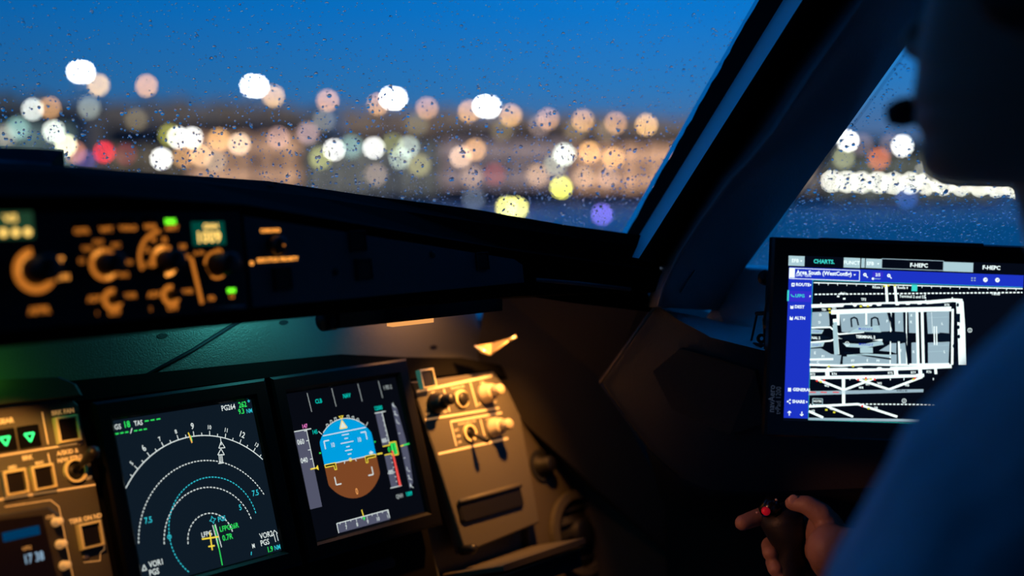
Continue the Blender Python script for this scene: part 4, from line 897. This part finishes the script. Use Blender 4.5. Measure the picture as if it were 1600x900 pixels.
g.rect(*q1(148,187,172,228), 2*e, tW); a = q1(150,188,448,232); g.path([(a[0],a[1]),(a[2],a[1]),(a[2],a[3]),(a[0],a[3])], .0006, 2*e, tW, True)
tx('Area South (WestConfig)',178,206,17,tW,.96,'L',.03); tx('LFPG · CDG',178,219,9,tW,1,'L',.02); g.add([(*t1(422,214),3*e),(*t1(433,214),3*e),(*t1(427,221),3*e)],[(0,2,1)],tW)
for x in (471,573):
    g.arc(*t1(x,216 if x < 500 else 220), .0011,0,360,.0011,2*e,tW,n=14); c0 = t1(x+5,221 if x < 500 else 225); g.line(c0,(c0[0]+.0017,c0[1]-.0017),.0009,2*e,tW)
g.rect(*q1(503,203,548,226), 2*e, tH); tx('2/5',526,217,13,tW); a = t1(506,233); g.line(a,(a[0]+.0075,a[1]),.0005,2*e,tL); g.arc(*a,.0006,0,360,.0012,2*e,tW,n=10)
for x, y in ((985,238),(1036,239)): g.arc(*t1(x,y),.0013,0,360,.0018,2*e,tW,n=16); c0 = t1(x,y); g.line(c0,(c0[0]+.0012,c0[1]+.001),.0006,3*e,tB)
for dx in (-6,6):
    for dy in (-5,5): g.rect(*q1(930+dx,233+dy,937+dx,238+dy), 2*e, tG)
g.rect(*q1(147,284,250,330), 1.5*e, tH); g.rect(*q1(145,282,152,328), 2*e, tC)
for s_, x, y, mi in (('ROUTE',180,258,tW),('LFPG',180,306,tC),('DEST',180,353,tW),('ALTN',180,401,tW),('GENERAL',190,706,tW),('SHARE',190,757,tW)):
    tx(s_, x, y, 13, mi, 1, 'L', .03)
for y in (258,353,401,706): g.rect(*q1(161 if y < 500 else 169,y-7,174 if y < 500 else 182,y+8), 2*e, tW)
g.rect(*q1(165,255,170,262), 3*e, tB); g.rect(*q1(162,345,172,350), 3*e, tB); g.rect(*q1(164,393,172,399), 3*e, tB)
g.path([t1(161,300),t1(166,308),t1(176,310)],.0009,2*e,tC)
for pt in ((170,757),(180,750),(180,764)): g.arc(*t1(*pt),.0004,0,360,.0008,2*e,tW,n=8)
g.path([t1(180,750),t1(170,757),t1(180,764)],.0005,2*e,tW)
for x, y in ((242,260),(243,308),(252,759)): g.add([(*t1(x-3,y-5),3*e),(*t1(x+4,y),3*e),(*t1(x-3,y+5),3*e)],[(0,2,1)],tW)
for x, sgn in ((180,1),(233,-1)): g.line(t1(x,800),t1(x,817),.0008,2*e,tW); yy = 798 if sgn > 0 else 818; g.path([t1(x-7,yy+7*sgn),t1(x,yy),t1(x+7,yy+7*sgn)],.0008,2*e,tW)
# chart
def ln(pts, w_, mi, lay=2): g.path([t1(*q) for q in pts], w_/2.727*U1, lay*e, mi); [g.arc(*t1(*q), w_/5.454*U1*.5, 0, 360, w_/5.454*U1, lay*e, mi, n=8) for q in pts[1:-1]]
def pg(pts, mi, lay=2): g.poly([t1(*q) for q in pts], lay*e, mi)
g.path([t1(252,240),t1(1145,270)],.0007,2*e,tC,dash=(.0008,.0008)); g.path([t1(262,835),t1(1150,862)],.0007,2*e,tC,dash=(.0008,.0008)); g.path([t1(250,240),t1(262,835)],.0006,2*e,tC,dash=(.0008,.0008))
ln([(255,250),(1145,276)],4,tW)
for k in range(22): ln([(277+40*k,252+1.15*k),(277+40*k,260+1.15*k)],2.5,tW)
g.path([t1(262,300),t1(1145,292)],.0013,2*e,tW,dash=(.0024,.0014)); g.path([t1(470,768),t1(1100,772)],.0011,2*e,tW,dash=(.0024,.0014)); g.path([t1(732,300),t1(738,345)],.0009,2*e,tW,dash=(.0016,.001))
for pts in ([(255,376),(325,374),(332,432),(318,440),(255,436)], [(372,380),(478,377),(486,440),(548,432),(486,432),(410,462),(385,460)], [(488,377),(572,374),(590,430),(600,455),(552,462),(540,430),(492,436)], [(606,374),(641,374),(648,460),(612,458)],
            [(664,376),(694,374),(704,466),(672,464)], [(742,376),(838,372),(842,466),(752,468)], [(754,506),(846,502),(846,598),(760,600)], [(626,512),(660,506),(666,600),(632,602)], [(684,506),(712,504),(716,602),(690,602)],
            [(255,532),(300,530),(345,555),(388,560),(384,602),(258,606)], [(396,566),(490,560),(624,556),(626,596),(396,602)], [(548,540),(600,508),(620,508),(622,552),(600,545)]): pg(pts, tG, 2)
for pts, w_ in (([(250,350),(560,341),(740,334),(850,325),(892,327)],15), ([(335,376),(560,368),(846,362)],20), ([(880,330),(893,440),(905,600)],32), ([(852,362),(862,600)],10), ([(563,258),(573,345)],11), ([(600,258),(613,345)],11),
                ([(365,366),(368,432)],13), ([(484,372),(488,430)],9), ([(590,372),(598,600)],5), ([(655,372),(668,600)],5), ([(700,370),(718,605)],12), ([(722,370),(740,605)],12), ([(626,465),(640,600)],8),
                ([(255,600),(390,604),(500,598),(620,601),(850,598)],10), ([(258,624),(500,620),(700,614),(860,606)],16), ([(262,655),(560,652),(745,645)],14), ([(330,612),(335,655)],18), ([(620,608),(628,650)],18), ([(725,608),(730,650)],16), ([(790,604),(795,640)],12),
                ([(284,660),(402,706)],10), ([(412,706),(545,654)],10), ([(455,658),(600,706)],10), ([(598,706),(738,652)],10), ([(402,655),(409,770)],14), ([(262,778),(470,768),(640,822)],10), ([(335,776),(452,822)],9), ([(262,798),(325,826)],10), ([(255,442),(335,440),(372,470),(480,460)],7), ([(255,505),(340,498),(372,485),(560,495)],7), ([(255,578),(355,576)],9), ([(352,405),(372,555)],16)): ln(pts, w_, tW, 3)
pg([(258,713),(745,704),(745,717),(258,730)], tG, 3); pg([(262,826),(1145,838),(1145,850),(262,836)], tG, 3)
pg([(366,484),(420,474),(490,464),(570,458),(660,466),(664,500),(600,500),(556,490),(490,500),(430,498)], tD, 4); pg([(255,478),(300,474),(340,484),(300,496),(255,498)], tD, 4)
pg([(408,466),(455,440),(540,432),(552,462),(482,460)], tL, 5); pg([(392,508),(480,512),(556,496),(566,514),(490,528),(408,524)], tL, 5); pg([(255,448),(308,452),(300,468),(255,468)], tL, 5); pg([(255,508),(314,504),(308,522),(255,528)], tL, 5)
pg([(466,528),(520,526),(522,550),(468,550)], tL, 4); ln([(412,562),(490,556),(600,562)],8,tL,5); pg([(343,420),(362,418),(378,556),(358,558)], tL, 4)
for pts in ([(426,440),(421,404),(434,398),(446,404),(454,432)], [(510,438),(508,404),(522,398),(534,403),(542,432)]): ln(pts, 7, tD, 6)
for pts in ([(586,382),(592,410),(596,440)], [(644,376),(655,480),(676,600)], [(340,412),(344,430)], [(560,520),(580,512)], [(800,466),(845,470)], [(400,548),(600,576)]): ln(pts, 7, tD, 5)
pg([(866,382),(884,382),(886,420),(870,418)], tD, 5); pg([(790,470),(846,472),(846,500),(790,500)], tD, 4); pg([(566,500),(620,505),(650,500),(650,468),(600,462)], tD, 3)
for (x, y) in ((872,345),(880,440),(884,480),(865,520),(880,560)): g.add([(t1(x,y)[0]+.0013*math.cos(R(a))*1, t1(x,y)[1]+.0020*math.sin(R(a)), 5*e) for a in range(0,360,36)], [tuple(range(10))], tD)
for (x0, x1, y) in ((385,430,352),(440,470,351),(505,530,350),(545,610,348),(620,655,348),(665,705,347),(715,742,346),(765,835,345)): pg([(x0+5,y-7),(x1-5,y-7),(x1,y),(x1-5,y+6),(x0+5,y+6),(x0,y)], tD, 5)
for (x0, x1, y) in ((262,322,640),(350,610,636),(632,715,634),(735,780,630)): pg([(x0+6,y-8),(x1-6,y-8),(x1,y),(x1-6,y+8),(x0+6,y+8),(x0,y)], tD, 5)
for (x0, x1, y) in ((285,330,612),(415,462,611),(478,545,611),(560,600,610)): pg([(x0+4,y-5),(x1-4,y-5),(x1,y),(x1-4,y+5),(x0+4,y+5),(x0,y)], tD, 5)
for x in (776,786): ln([(x,436),(x+6,516)],5,tW,6)
def tt(s_, x, y, hh, mi, b_=.02, wx=.9): g.text(s_, *t1(x, y), hh/2.727*U1, 7*e, mi, wx, 0, b_)
tt('MODULE F',485,448,10,tB,.01); tt('TERMINAL 2',487,482,12,tW,.04); tt('MODULE E',490,514,10,tB,.01); tt('NAL 2',276,486,11,tW,.03); tt('DULE D',280,458,9,tB,0); tt('DULE C',282,516,9,tB,0)
tt('Route 3',527,270,11,tW); tt('Route 4',634,272,11,tW); tt('Lake',386,296,11,tW); tt('Terminal 2 and S3',676,310,12,tW); tt('4142 x 45',653,711,9,tD,.01); tt('TP2',470,322,11,tW); tt('Termi',1030,298,12,tW)
for s_, x, y in (('TB1',303,366),('TP1',346,362),('RT3',270,641),('RT4',362,640),('RT5',600,636),('RT7',698,634),('RT6',764,631),('RT5',826,346),('W2',332,690),('W4',478,698),('W1',505,684),('W3',556,680),('W5',673,688),('V3',356,788),('V4',546,784),('V2',280,798)): tt(s_, x, y, 10, tW, .03)
for s_, x, y in (('D',290,388),('D',288,420),('F',392,410),('F',575,415),('F',627,420),('K',678,390),('K',678,418),('E',500,582),('E',640,540),('K',695,545),('L',810,425),('L',826,545),('P9',545,584),('P7',438,584),('P1',310,565),('C',290,590),('E',275,550)): tt(s_, x, y, 11, tW, .02)
for (x, y) in ((327,362),(330,376),(306,672),(497,664),(518,660),(700,662),(336,792),(370,802),(516,786),(572,262),(556,264),(600,262),(337,606),(440,606),(460,350),(490,349)): g.rect(*q1(x-5,y-3,x+5,y+4), 6*e, tY)
for (x, y) in ((290,668),(320,666),(465,664),(497,657),(535,662),(706,657),(488,776)): g.rect(*q1(x-4,y-4,x+4,y+4), 6*e, tR)
for x0 in (262,308,360): g.rect(*q1(x0,715,x0+26,719), 6*e, tR)
for (x, y) in ((929,453),(410,511),(665,754)): g.arc(*t1(x,y),.0020,0,360,.0005,6*e,tW,n=18); g.line(t1(x,y-5),t1(x,y+6),.0005,6*e,tW)
for x in (290,420,680,848): ln([(x,335 if x < 800 else 312),(x,345 if x < 800 else 325)],4,tW,3)
for k in range(14): ln([(268+14*k,768+(.3*k)),(268+14*k,774)],5,tW,3)
for (x, y) in ((374,296),(388,318),(362,308)): g.rect(*q1(x-5,y-3,x+5,y+4), 3*e, tW)
g.rect(*q1(672,258,696,286), 5*e, tC); a = q1(276,744,318,768); g.path([(a[0],a[1]),(a[2],a[1]),(a[2],a[3]),(a[0],a[3])], .0006, 5*e, tL, True); tt('NOTES',297,756,9,tW)
for x in (602,660,785,430): ln([(x,656),(x,666)],3,tW,3)
ln([(755,520),(845,516)],1.5,tL,4); ln([(755,545),(845,541)],1.5,tL,4); ln([(750,400),(838,396)],1.5,tL,4); ln([(762,376),(772,466)],1.5,tW,4)
tag(g.build('screen_graphics', TP, tb_), kind='stuff')
# mount
mt = thing('tablet_mount', WORLD.at(*at(1190,500,1.26)), 'black clamp bracket holding the tablet to the blue window sill', 'bracket')
MO = at(1190,500,1.26); mp = lambda u, v, d: at(u, v, d)-MO
MB().tube([mp(1201,424,1.24),mp(1200,470,1.24),mp(1196,500,1.245),mp(1198,545,1.25)], .003, n=8).build('rail', black, mt)
MB().lathe([(.006,-.008),(.008,0),(.006,.008)], n=16).build('clamp_knob', black, mt, Fr(mp(1196,434,1.25), RT, UP))
MB().tube([mp(1183,490,1.28),mp(1173,537,1.29)], .0012, n=8).build('strut', black, mt); MB().tube([mp(1182,490,1.28),mp(1200,489,1.26)], .0022, n=8).build('strut', black, mt)
MB().tube([mp(1172,538,1.29),mp(1192,541,1.27)], .0028, n=8).build('strut', black, mt); MB().ring((0,0), .0022,.005,-.002,.002).build('hinge', black, mt, Fr(mp(1190,529,1.26), RT, UP))
MB().tube([mp(1196,500,1.245),mp(1260,520,1.235)], .009, n=12).build('arm', black, mt)

# ------------------------------------------------------------------ pilot
XP = .80
def prof(u, v):                                      # point of the face profile in the pilot's mid plane
    r_ = ray(u, v); k = XP/r_.x; return k*r_.y, EYE.z+k*r_.z
skin = mat('skin', (.26,.15,.11), .55, bump=(250,.25)); shirtm = mat('shirt_cotton', (.58,.72,.82), .8, bump=(160,.5)); hairm = mat('hair_dark', (.01,.007,.006), .6, bump=(700,.8))
def ell(b, c, rad, n=14):
    vs = []; fs = []
    for i in range(n+1):
        th_ = math.pi*i/n
        for j in range(n): ph = 2*math.pi*j/n; vs.append((c[0]+rad[0]*math.sin(th_)*math.cos(ph), c[1]+rad[1]*math.sin(th_)*math.sin(ph), c[2]+rad[2]*math.cos(th_)))
    for i in range(n):
        for j in range(n): fs.append((i*n+j, i*n+(j+1)%n, (i+1)*n+(j+1)%n, (i+1)*n+j)[::-1])
    b.add(vs, fs, 0, True)
def cap(b, p, q, r0, r1, n=14):
    p, q = V(p), V(q); d = q-p; L_ = d.length; qn = d.to_track_quat('Z','Y'); vs = []; fs = []; rows = []
    for i in range(6): a = -math.pi/2+math.pi/2*i/5; rows.append((r0*math.cos(a), r0*math.sin(a)))
    for i in range(6): a = math.pi/2*i/5; rows.append((r1*math.cos(a), L_+r1*math.sin(a)))
    for rr_, zz in rows:
        rr_ = max(rr_, 1e-5)
        for j in range(n): ph = 2*math.pi*j/n; vs.append(p+qn @ V((rr_*math.cos(ph), rr_*math.sin(ph), zz)))
    for i in range(len(rows)-1):
        for j in range(n): fs.append((i*n+j, i*n+(j+1)%n, (i+1)*n+(j+1)%n, (i+1)*n+j))
    fs.append(tuple(range(n))[::-1]); fs.append(tuple(range((len(rows)-1)*n, len(rows)*n))); b.add(vs, fs, 0, True)
def chain(b, pts, rs):
    for (p, q, r0, r1) in zip(pts, pts[1:], rs, rs[1:]): cap(b, p, q, r0, r1)
def remesh(o, vox, smooth=2, it=1):
    m = o.modifiers.new('r', 'REMESH'); m.mode = 'VOXEL'; m.voxel_size = vox; m.use_smooth_shade = True
    s_ = o.modifiers.new('s', 'SMOOTH'); s_.factor = .5; s_.iterations = smooth
    dg = bpy.context.evaluated_depsgraph_get(); dg.update(); me = bpy.data.meshes.new_from_object(o.evaluated_get(dg)); o.modifiers.clear(); o.data = me
    me.polygons.foreach_set('use_smooth', [True]*len(me.polygons))
levels = [(292,1500,.030),(286,1478,.040),(276,1463,.047),(262,1455,.052),(246,1452,.056),(230,1454,.059),(216,1457,.061),(206,1449,.062),(194,1443,.063),(182,1444,.064),(174,1450,.065),(165,1442,.066),(152,1441,.067),(138,1444,.068),(120,1447,.069),(100,1447,.070),(70,1452,.071),(40,1458,.072),(10,1466,.073),(-15,1473,.073),(-30,1470,.074),(-50,1464,.075),(-80,1467,.076),(-120,1478,.076),(-160,1500,.073),(-190,1530,.064),(-212,1570,.050),(-224,1620,.028)]
b = MB(); rings_ = []
yb_top = prof(1466,0)[0]-.190
for (v, u, hw) in levels:
    yf, zz = prof(u, v)
    f = (v-(-224))/(292+224); back = yb_top+.0 if v < 110 else yb_top+(v-110)*.00038
    if v < -120: back = yb_top+((-120-v)/104)**2*.075
    cyy = (yf+back)/2; hl = (yf-back)/2; rg_ = []
    for j in range(36):
        a = 2*math.pi*j/36; cs, sn = math.cos(a), math.sin(a)
        pw = .82 if sn > 0 else .95
        rg_.append((XP+hw*math.copysign(abs(cs)**pw, cs), cyy+hl*math.copysign(abs(sn)**(.9), sn), zz))
    rings_.append(rg_)
b.loft(rings_)
def pp(u, v, x=0): y, z_ = prof(u, v); return V((XP+x, y, z_))
def inn(p, d): return p+V((0,-d,0))
# nose
chain(b, [inn(pp(1468,-8),.012), inn(pp(1438,30),.012), inn(pp(1407,64),.012)], [.008,.0095,.0115]); cap(b, inn(pp(1408,70),.0115), inn(pp(1436,88),.010), .0108, .0095)
for sx_ in (-1,1): cap(b, inn(pp(1440,80),.004)+V((.010*sx_,0,0)), inn(pp(1452,72),.012)+V((.014*sx_,0,0)), .0085, .008)
# lips, brow, chin
cap(b, inn(pp(1446,157),.006)+V((-.016,-.004,0)), inn(pp(1446,157),.006)+V((.016,-.004,0)), .007, .007); cap(b, inn(pp(1448,192),.006)+V((-.015,-.004,0)), inn(pp(1448,192),.006)+V((.015,-.004,0)), .0075, .0075)
cap(b, inn(pp(1460,250),.010)+V((-.010,0,0)), inn(pp(1460,250),.010)+V((.010,0,0)), .014, .014)
for sx_ in (-1,1):
    cap(b, inn(pp(1466,-46),.008)+V((.008*sx_,0,0)), inn(pp(1472,-50),.024)+V((.050*sx_,0,0)), .009, .008)
    ell(b, inn(pp(1478,-18),.020)+V((.031*sx_,0,0)), (.014,.013,.012))
    ec = V((XP+.074*sx_, yb_top+.098, prof(1470,10)[1])); ell(b, ec, (.007,.019,.032)); ell(b, ec+V((.006*sx_,-.006,.004)), (.006,.014,.026)); ell(b, ec+V((0,.006,-.026)), (.006,.010,.010))
# neck, shoulders, arms under the shirt
nk = V((XP,.212,1.21)); chain(b, [V((XP,.232,1.285)), V((XP,.218,1.235)), V((XP,.165,1.13))], [.058,.060,.066])
ell(b, V((XP,.16,1.02)), (.15,.085,.15)); cap(b, V((XP-.08,.155,1.10)), V((XP+.12,.155,1.10)), .05, .05)
RSH, LSH = V((XP+.185,.15,1.09)), V((.668,.190,1.140)); REL = V((1.135,.24,.86))
HW = at(1300,858,1.20)                               # wrist
cap(b, V((XP+.12,.155,1.10)), RSH, .05, .05); cap(b, RSH, REL, .045, .038); cap(b, REL, HW+V((.02,-.09,-.01)), .036, .028); cap(b, HW+V((.02,-.09,-.01)), HW, .028, .024)
# hand round the stick
hp = at
palm0, palm1 = hp(1305,872,1.235), hp(1288,826,1.262)
chain(b, [HW, palm0, palm1], [.025,.026,.021]); cap(b, hp(1300,868,1.25), hp(1270,836,1.285), .024, .019)
chain(b, [hp(1311,868,1.235), hp(1303,835,1.225), hp(1284,804,1.222), hp(1262,789,1.226), hp(1238,786,1.233)], [.019,.0155,.0120,.0100,.0078])      # thumb
chain(b, [hp(1268,824,1.29), hp(1228,806,1.30), hp(1190,806,1.292), hp(1160,817,1.280)], [.0125,.0105,.0095,.0085])                                   # index
chain(b, [hp(1268,850,1.295), hp(1230,846,1.312), hp(1203,852,1.295), hp(1204,864,1.270)], [.0125,.0105,.0095,.0088])                                   # middle
chain(b, [hp(1272,874,1.29), hp(1236,872,1.308), hp(1209,878,1.290), hp(1212,889,1.264)], [.012,.0100,.0092,.0085])                                     # ring
chain(b, [hp(1278,896,1.28), hp(1244,898,1.296), hp(1220,903,1.280), hp(1224,910,1.260)], [.011,.0090,.0082,.0076])                                     # little
body = b.build('person', skin); remesh(body, .0028, 3); tag(body, 'pilot in a pale blue shirt sitting in profile, one hand on the sidestick', 'person')
# nails
nm_ = mat('nail', (.45,.28,.22), .35)
MB().lathe([(.0055,0),(.005,.0008),(.003,.0012)], n=14).build('thumb_nail', nm_, body, Fr(hp(1240,781,1.2262), RT, UP))
# eyes
for sx_ in (-1,1): ec = inn(pp(1478,-18),.0185)+V((.031*sx_,0,0)); q = MB(); ell(q, ec, (.0115,.0115,.0105)); q.build('eye', mat('eye_white', (.6,.6,.6), .2), body)
# hair: crown and back of the head
b = MB(); ell(b, V((XP, yb_top+.088, prof(1500,-135)[1])), (.083,.103,.072), 24); ell(b, V((XP, yb_top+.045, prof(1500,-15)[1])), (.080,.053,.085), 24)
hr = b.build('hair', hairm, body); remesh(hr, .005, 3)
# shirt: torso, collar and sleeves as one garment
b = MB()
def tor(z_, cy_, hx, hy): return [(XP+hx*math.copysign(abs(math.cos(a))**.8, math.cos(a)), cy_+hy*math.copysign(abs(math.sin(a))**.9, math.sin(a)), z_) for a in [2*math.pi*j/40 for j in range(40)]]
b.loft([tor(.52,.14,.17,.13), tor(.62,.14,.175,.135), tor(.78,.145,.180,.13), tor(.92,.165,.165,.125), tor(1.02,.17,.160,.115), tor(1.08,.17,.155,.10), tor(1.135,.172,.125,.085), tor(1.175,.180,.085,.072)])
chain(b, [V((XP-.02,.165,1.150)), LSH, V((.665,.243,1.083)), V((.667,.272,1.02)), V((.67,.34,.86))], [.064,.060,.060,.059,.054]); chain(b, [V((.67,.34,.86)), V((.76,.56,.80))], [.052,.042])
chain(b, [V((XP+.02,.150,1.125)), RSH, REL, HW+V((.022,-.07,-.006))], [.062,.066,.054,.043])
b.tube([V((XP,.190,1.150)), V((XP,.200,1.180)), V((XP,.208,1.200))], .07, n=24, taper=[.080,.075,.070])
sh = b.build('shirt', shirtm, body); remesh(sh, .005, 5)
me = sh.data
cn = [(v.co.copy(), v.normal.copy()) for v in me.vertices]; flat = []
for c_o, n_o in cn:                                  # cloth folds
    flat += list(c_o+n_o*(noise.noise(V((c_o.x*11, c_o.y*9, c_o.z*6)))*.013+noise.noise(c_o*24)*.004))
me.vertices.foreach_set('co', flat); me.update()
# trousers
b = MB(); chain(b, [V((XP-.09,.13,.53)), V((XP-.13,.58,.50)), V((XP-.12,.78,.10))], [.10,.075,.055]); chain(b, [V((XP+.09,.13,.53)), V((XP+.12,.58,.50)), V((XP+.12,.78,.10))], [.10,.075,.055]); cap(b, V((XP-.1,.12,.52)), V((XP+.1,.12,.52)), .11, .11)
for sx_ in (-1,1): cap(b, V((XP+.12*sx_,.80,.05)), V((XP+.12*sx_,.93,.045)), .045, .035)
tr_ = b.build('trousers', mat('trousers_navy', (.01,.012,.02), .8), body); remesh(tr_, .01, 3)
# epaulette on the near shoulder
ep = MB().slab([LSH+V((-.035,.02,.068)), LSH+V((.07,.02,.082)), LSH+V((.07,-.03,.080)), LSH+V((-.035,-.03,.066))], .006, 0, LSH+V((0,0,1))).build('epaulette', mat('epaulette_navy', (.01,.012,.025), .7), body)
# headset with boom microphone
hs = thing('headset', WORLD.at(*pp(1416,175)), 'black headset microphone on a boom in front of the pilot mouth', 'headset')
HO = pp(1416,175)
q = MB(); c0 = pp(1417,176)+V((-.004,.0,0))-HO
fr_ = Fr(c0, RT+UP*.22, UP); q.lathe([(.0001,-.0125),(.0068,-.0108),(.0095,-.005),(.0102,0),(.0098,.005),(.0075,.0105),(.0001,.0125)], n=20, ax=(1,0,0)); q.build('foam_windshield', rub, hs, fr_)
ecup = V((XP+.088, yb_top+.098, prof(1470,10)[1]))
MB().tube([c0+V((.01,-.01,0)), pp(1440,182,.035)-HO, pp(1480,150,.066)-HO, pp(1560,90,.082)-HO, ecup-HO], .0022, n=8).build('boom', black, hs)
for sx_ in (-1,1):
    ec = V((XP+.092*sx_, yb_top+.098, prof(1470,10)[1]))-HO; MB().lathe([(.02,-.010),(.032,-.010),(.034,0),(.030,.012),(.016,.016)], n=24, c=ec, ax=(sx_,0,0)).build('ear_cup', black, hs)
hb = [V((XP+.100*math.cos(R(a)), yb_top+.098, prof(1470,10)[1]+.135*math.sin(R(a))+.02))-HO for a in range(0,181,12)]
MB().tube(hb, .006, n=10).build('headband', black, hs)
# pilot seat
st_ = thing('pilot_seat', WORLD.at(XP,.1,0), 'dark pilot seat under and behind the seated pilot', 'seat')
MB().box((0,.03,.36), (.46,.46,.10), 0, .03).build('cushion', dark, st_); MB().box((0,-.20,.78), (.44,.09,.74), 0, .03).build('backrest', dark, st_); MB().box((0,0,.155), (.26,.30,.31), 0, .02).build('pedestal', black, st_)

# ------------------------------------------------------------------ cockpit lamps
def lamp(name, kind, loc, col, e_, size=.02, to=None, spot=None, parent=None, blend=.5):
    d = bpy.data.lights.new(name, kind); d.color = col; d.energy = e_
    if kind == 'AREA': d.size = size
    else: d.shadow_soft_size = size
    if kind == 'SPOT': d.spot_size = R(spot); d.spot_blend = blend
    o = bpy.data.objects.new(name, d); COL.objects.link(o); o.location = loc
    if to is not None: o.rotation_euler = (V(to)-V(loc)).to_track_quat('-Z','Y').to_euler()
    return o
AMB = (1,.39,.075)
lamp('flood_lamp_bulb', 'SPOT', PAN.w(.475,.055,.175), AMB, 7.5, .006, PAN.w(.47,-.12,.0), 74, blend=.75)
lamp('shelf_glow_bulb', 'SPOT', PAN.w(.43,.125,.06), AMB, 1.1, .01, PAN.w(.44,.04,0), 120, blend=1)
lamp('centre_flood_bulb', 'SPOT', PAN.w(-.110,.050,.165), AMB, 1.7, .006, PAN.w(-.105,-.075,0), 60, blend=.5)
lamp('added_teal_fill', 'AREA', PAN.w(.235,.135,.085), (.12,.9,.85), .14, .07, PAN.w(.22,.06,0))  # added fill standing in for the teal sheen on the shelf
lamp('green_panel_glow', 'AREA', PAN.w(-.13,.07,.05), (.15,1,.05), .03, .02, PAN.w(-.11,.045,0))
lamp('added_hand_spot', 'SPOT', (.60,.80,1.06), (1,.34,.12), 4.2, .01, at(1250,835,1.25), 17, blend=.6)  # added spot to warm the hand, belongs to no fixture
# added warm spots that brighten the tree belt like lit haze
for k, (u, d_) in enumerate(((150,600),(420,600),(760,560),(1050,560),(1400,680))):
    p0 = at(u, 190, 400); lamp('added_belt_fill', 'SPOT', p0, (1,.74,.52), 1.5e5, 2, at(u, 235, d_), 110, blend=1)
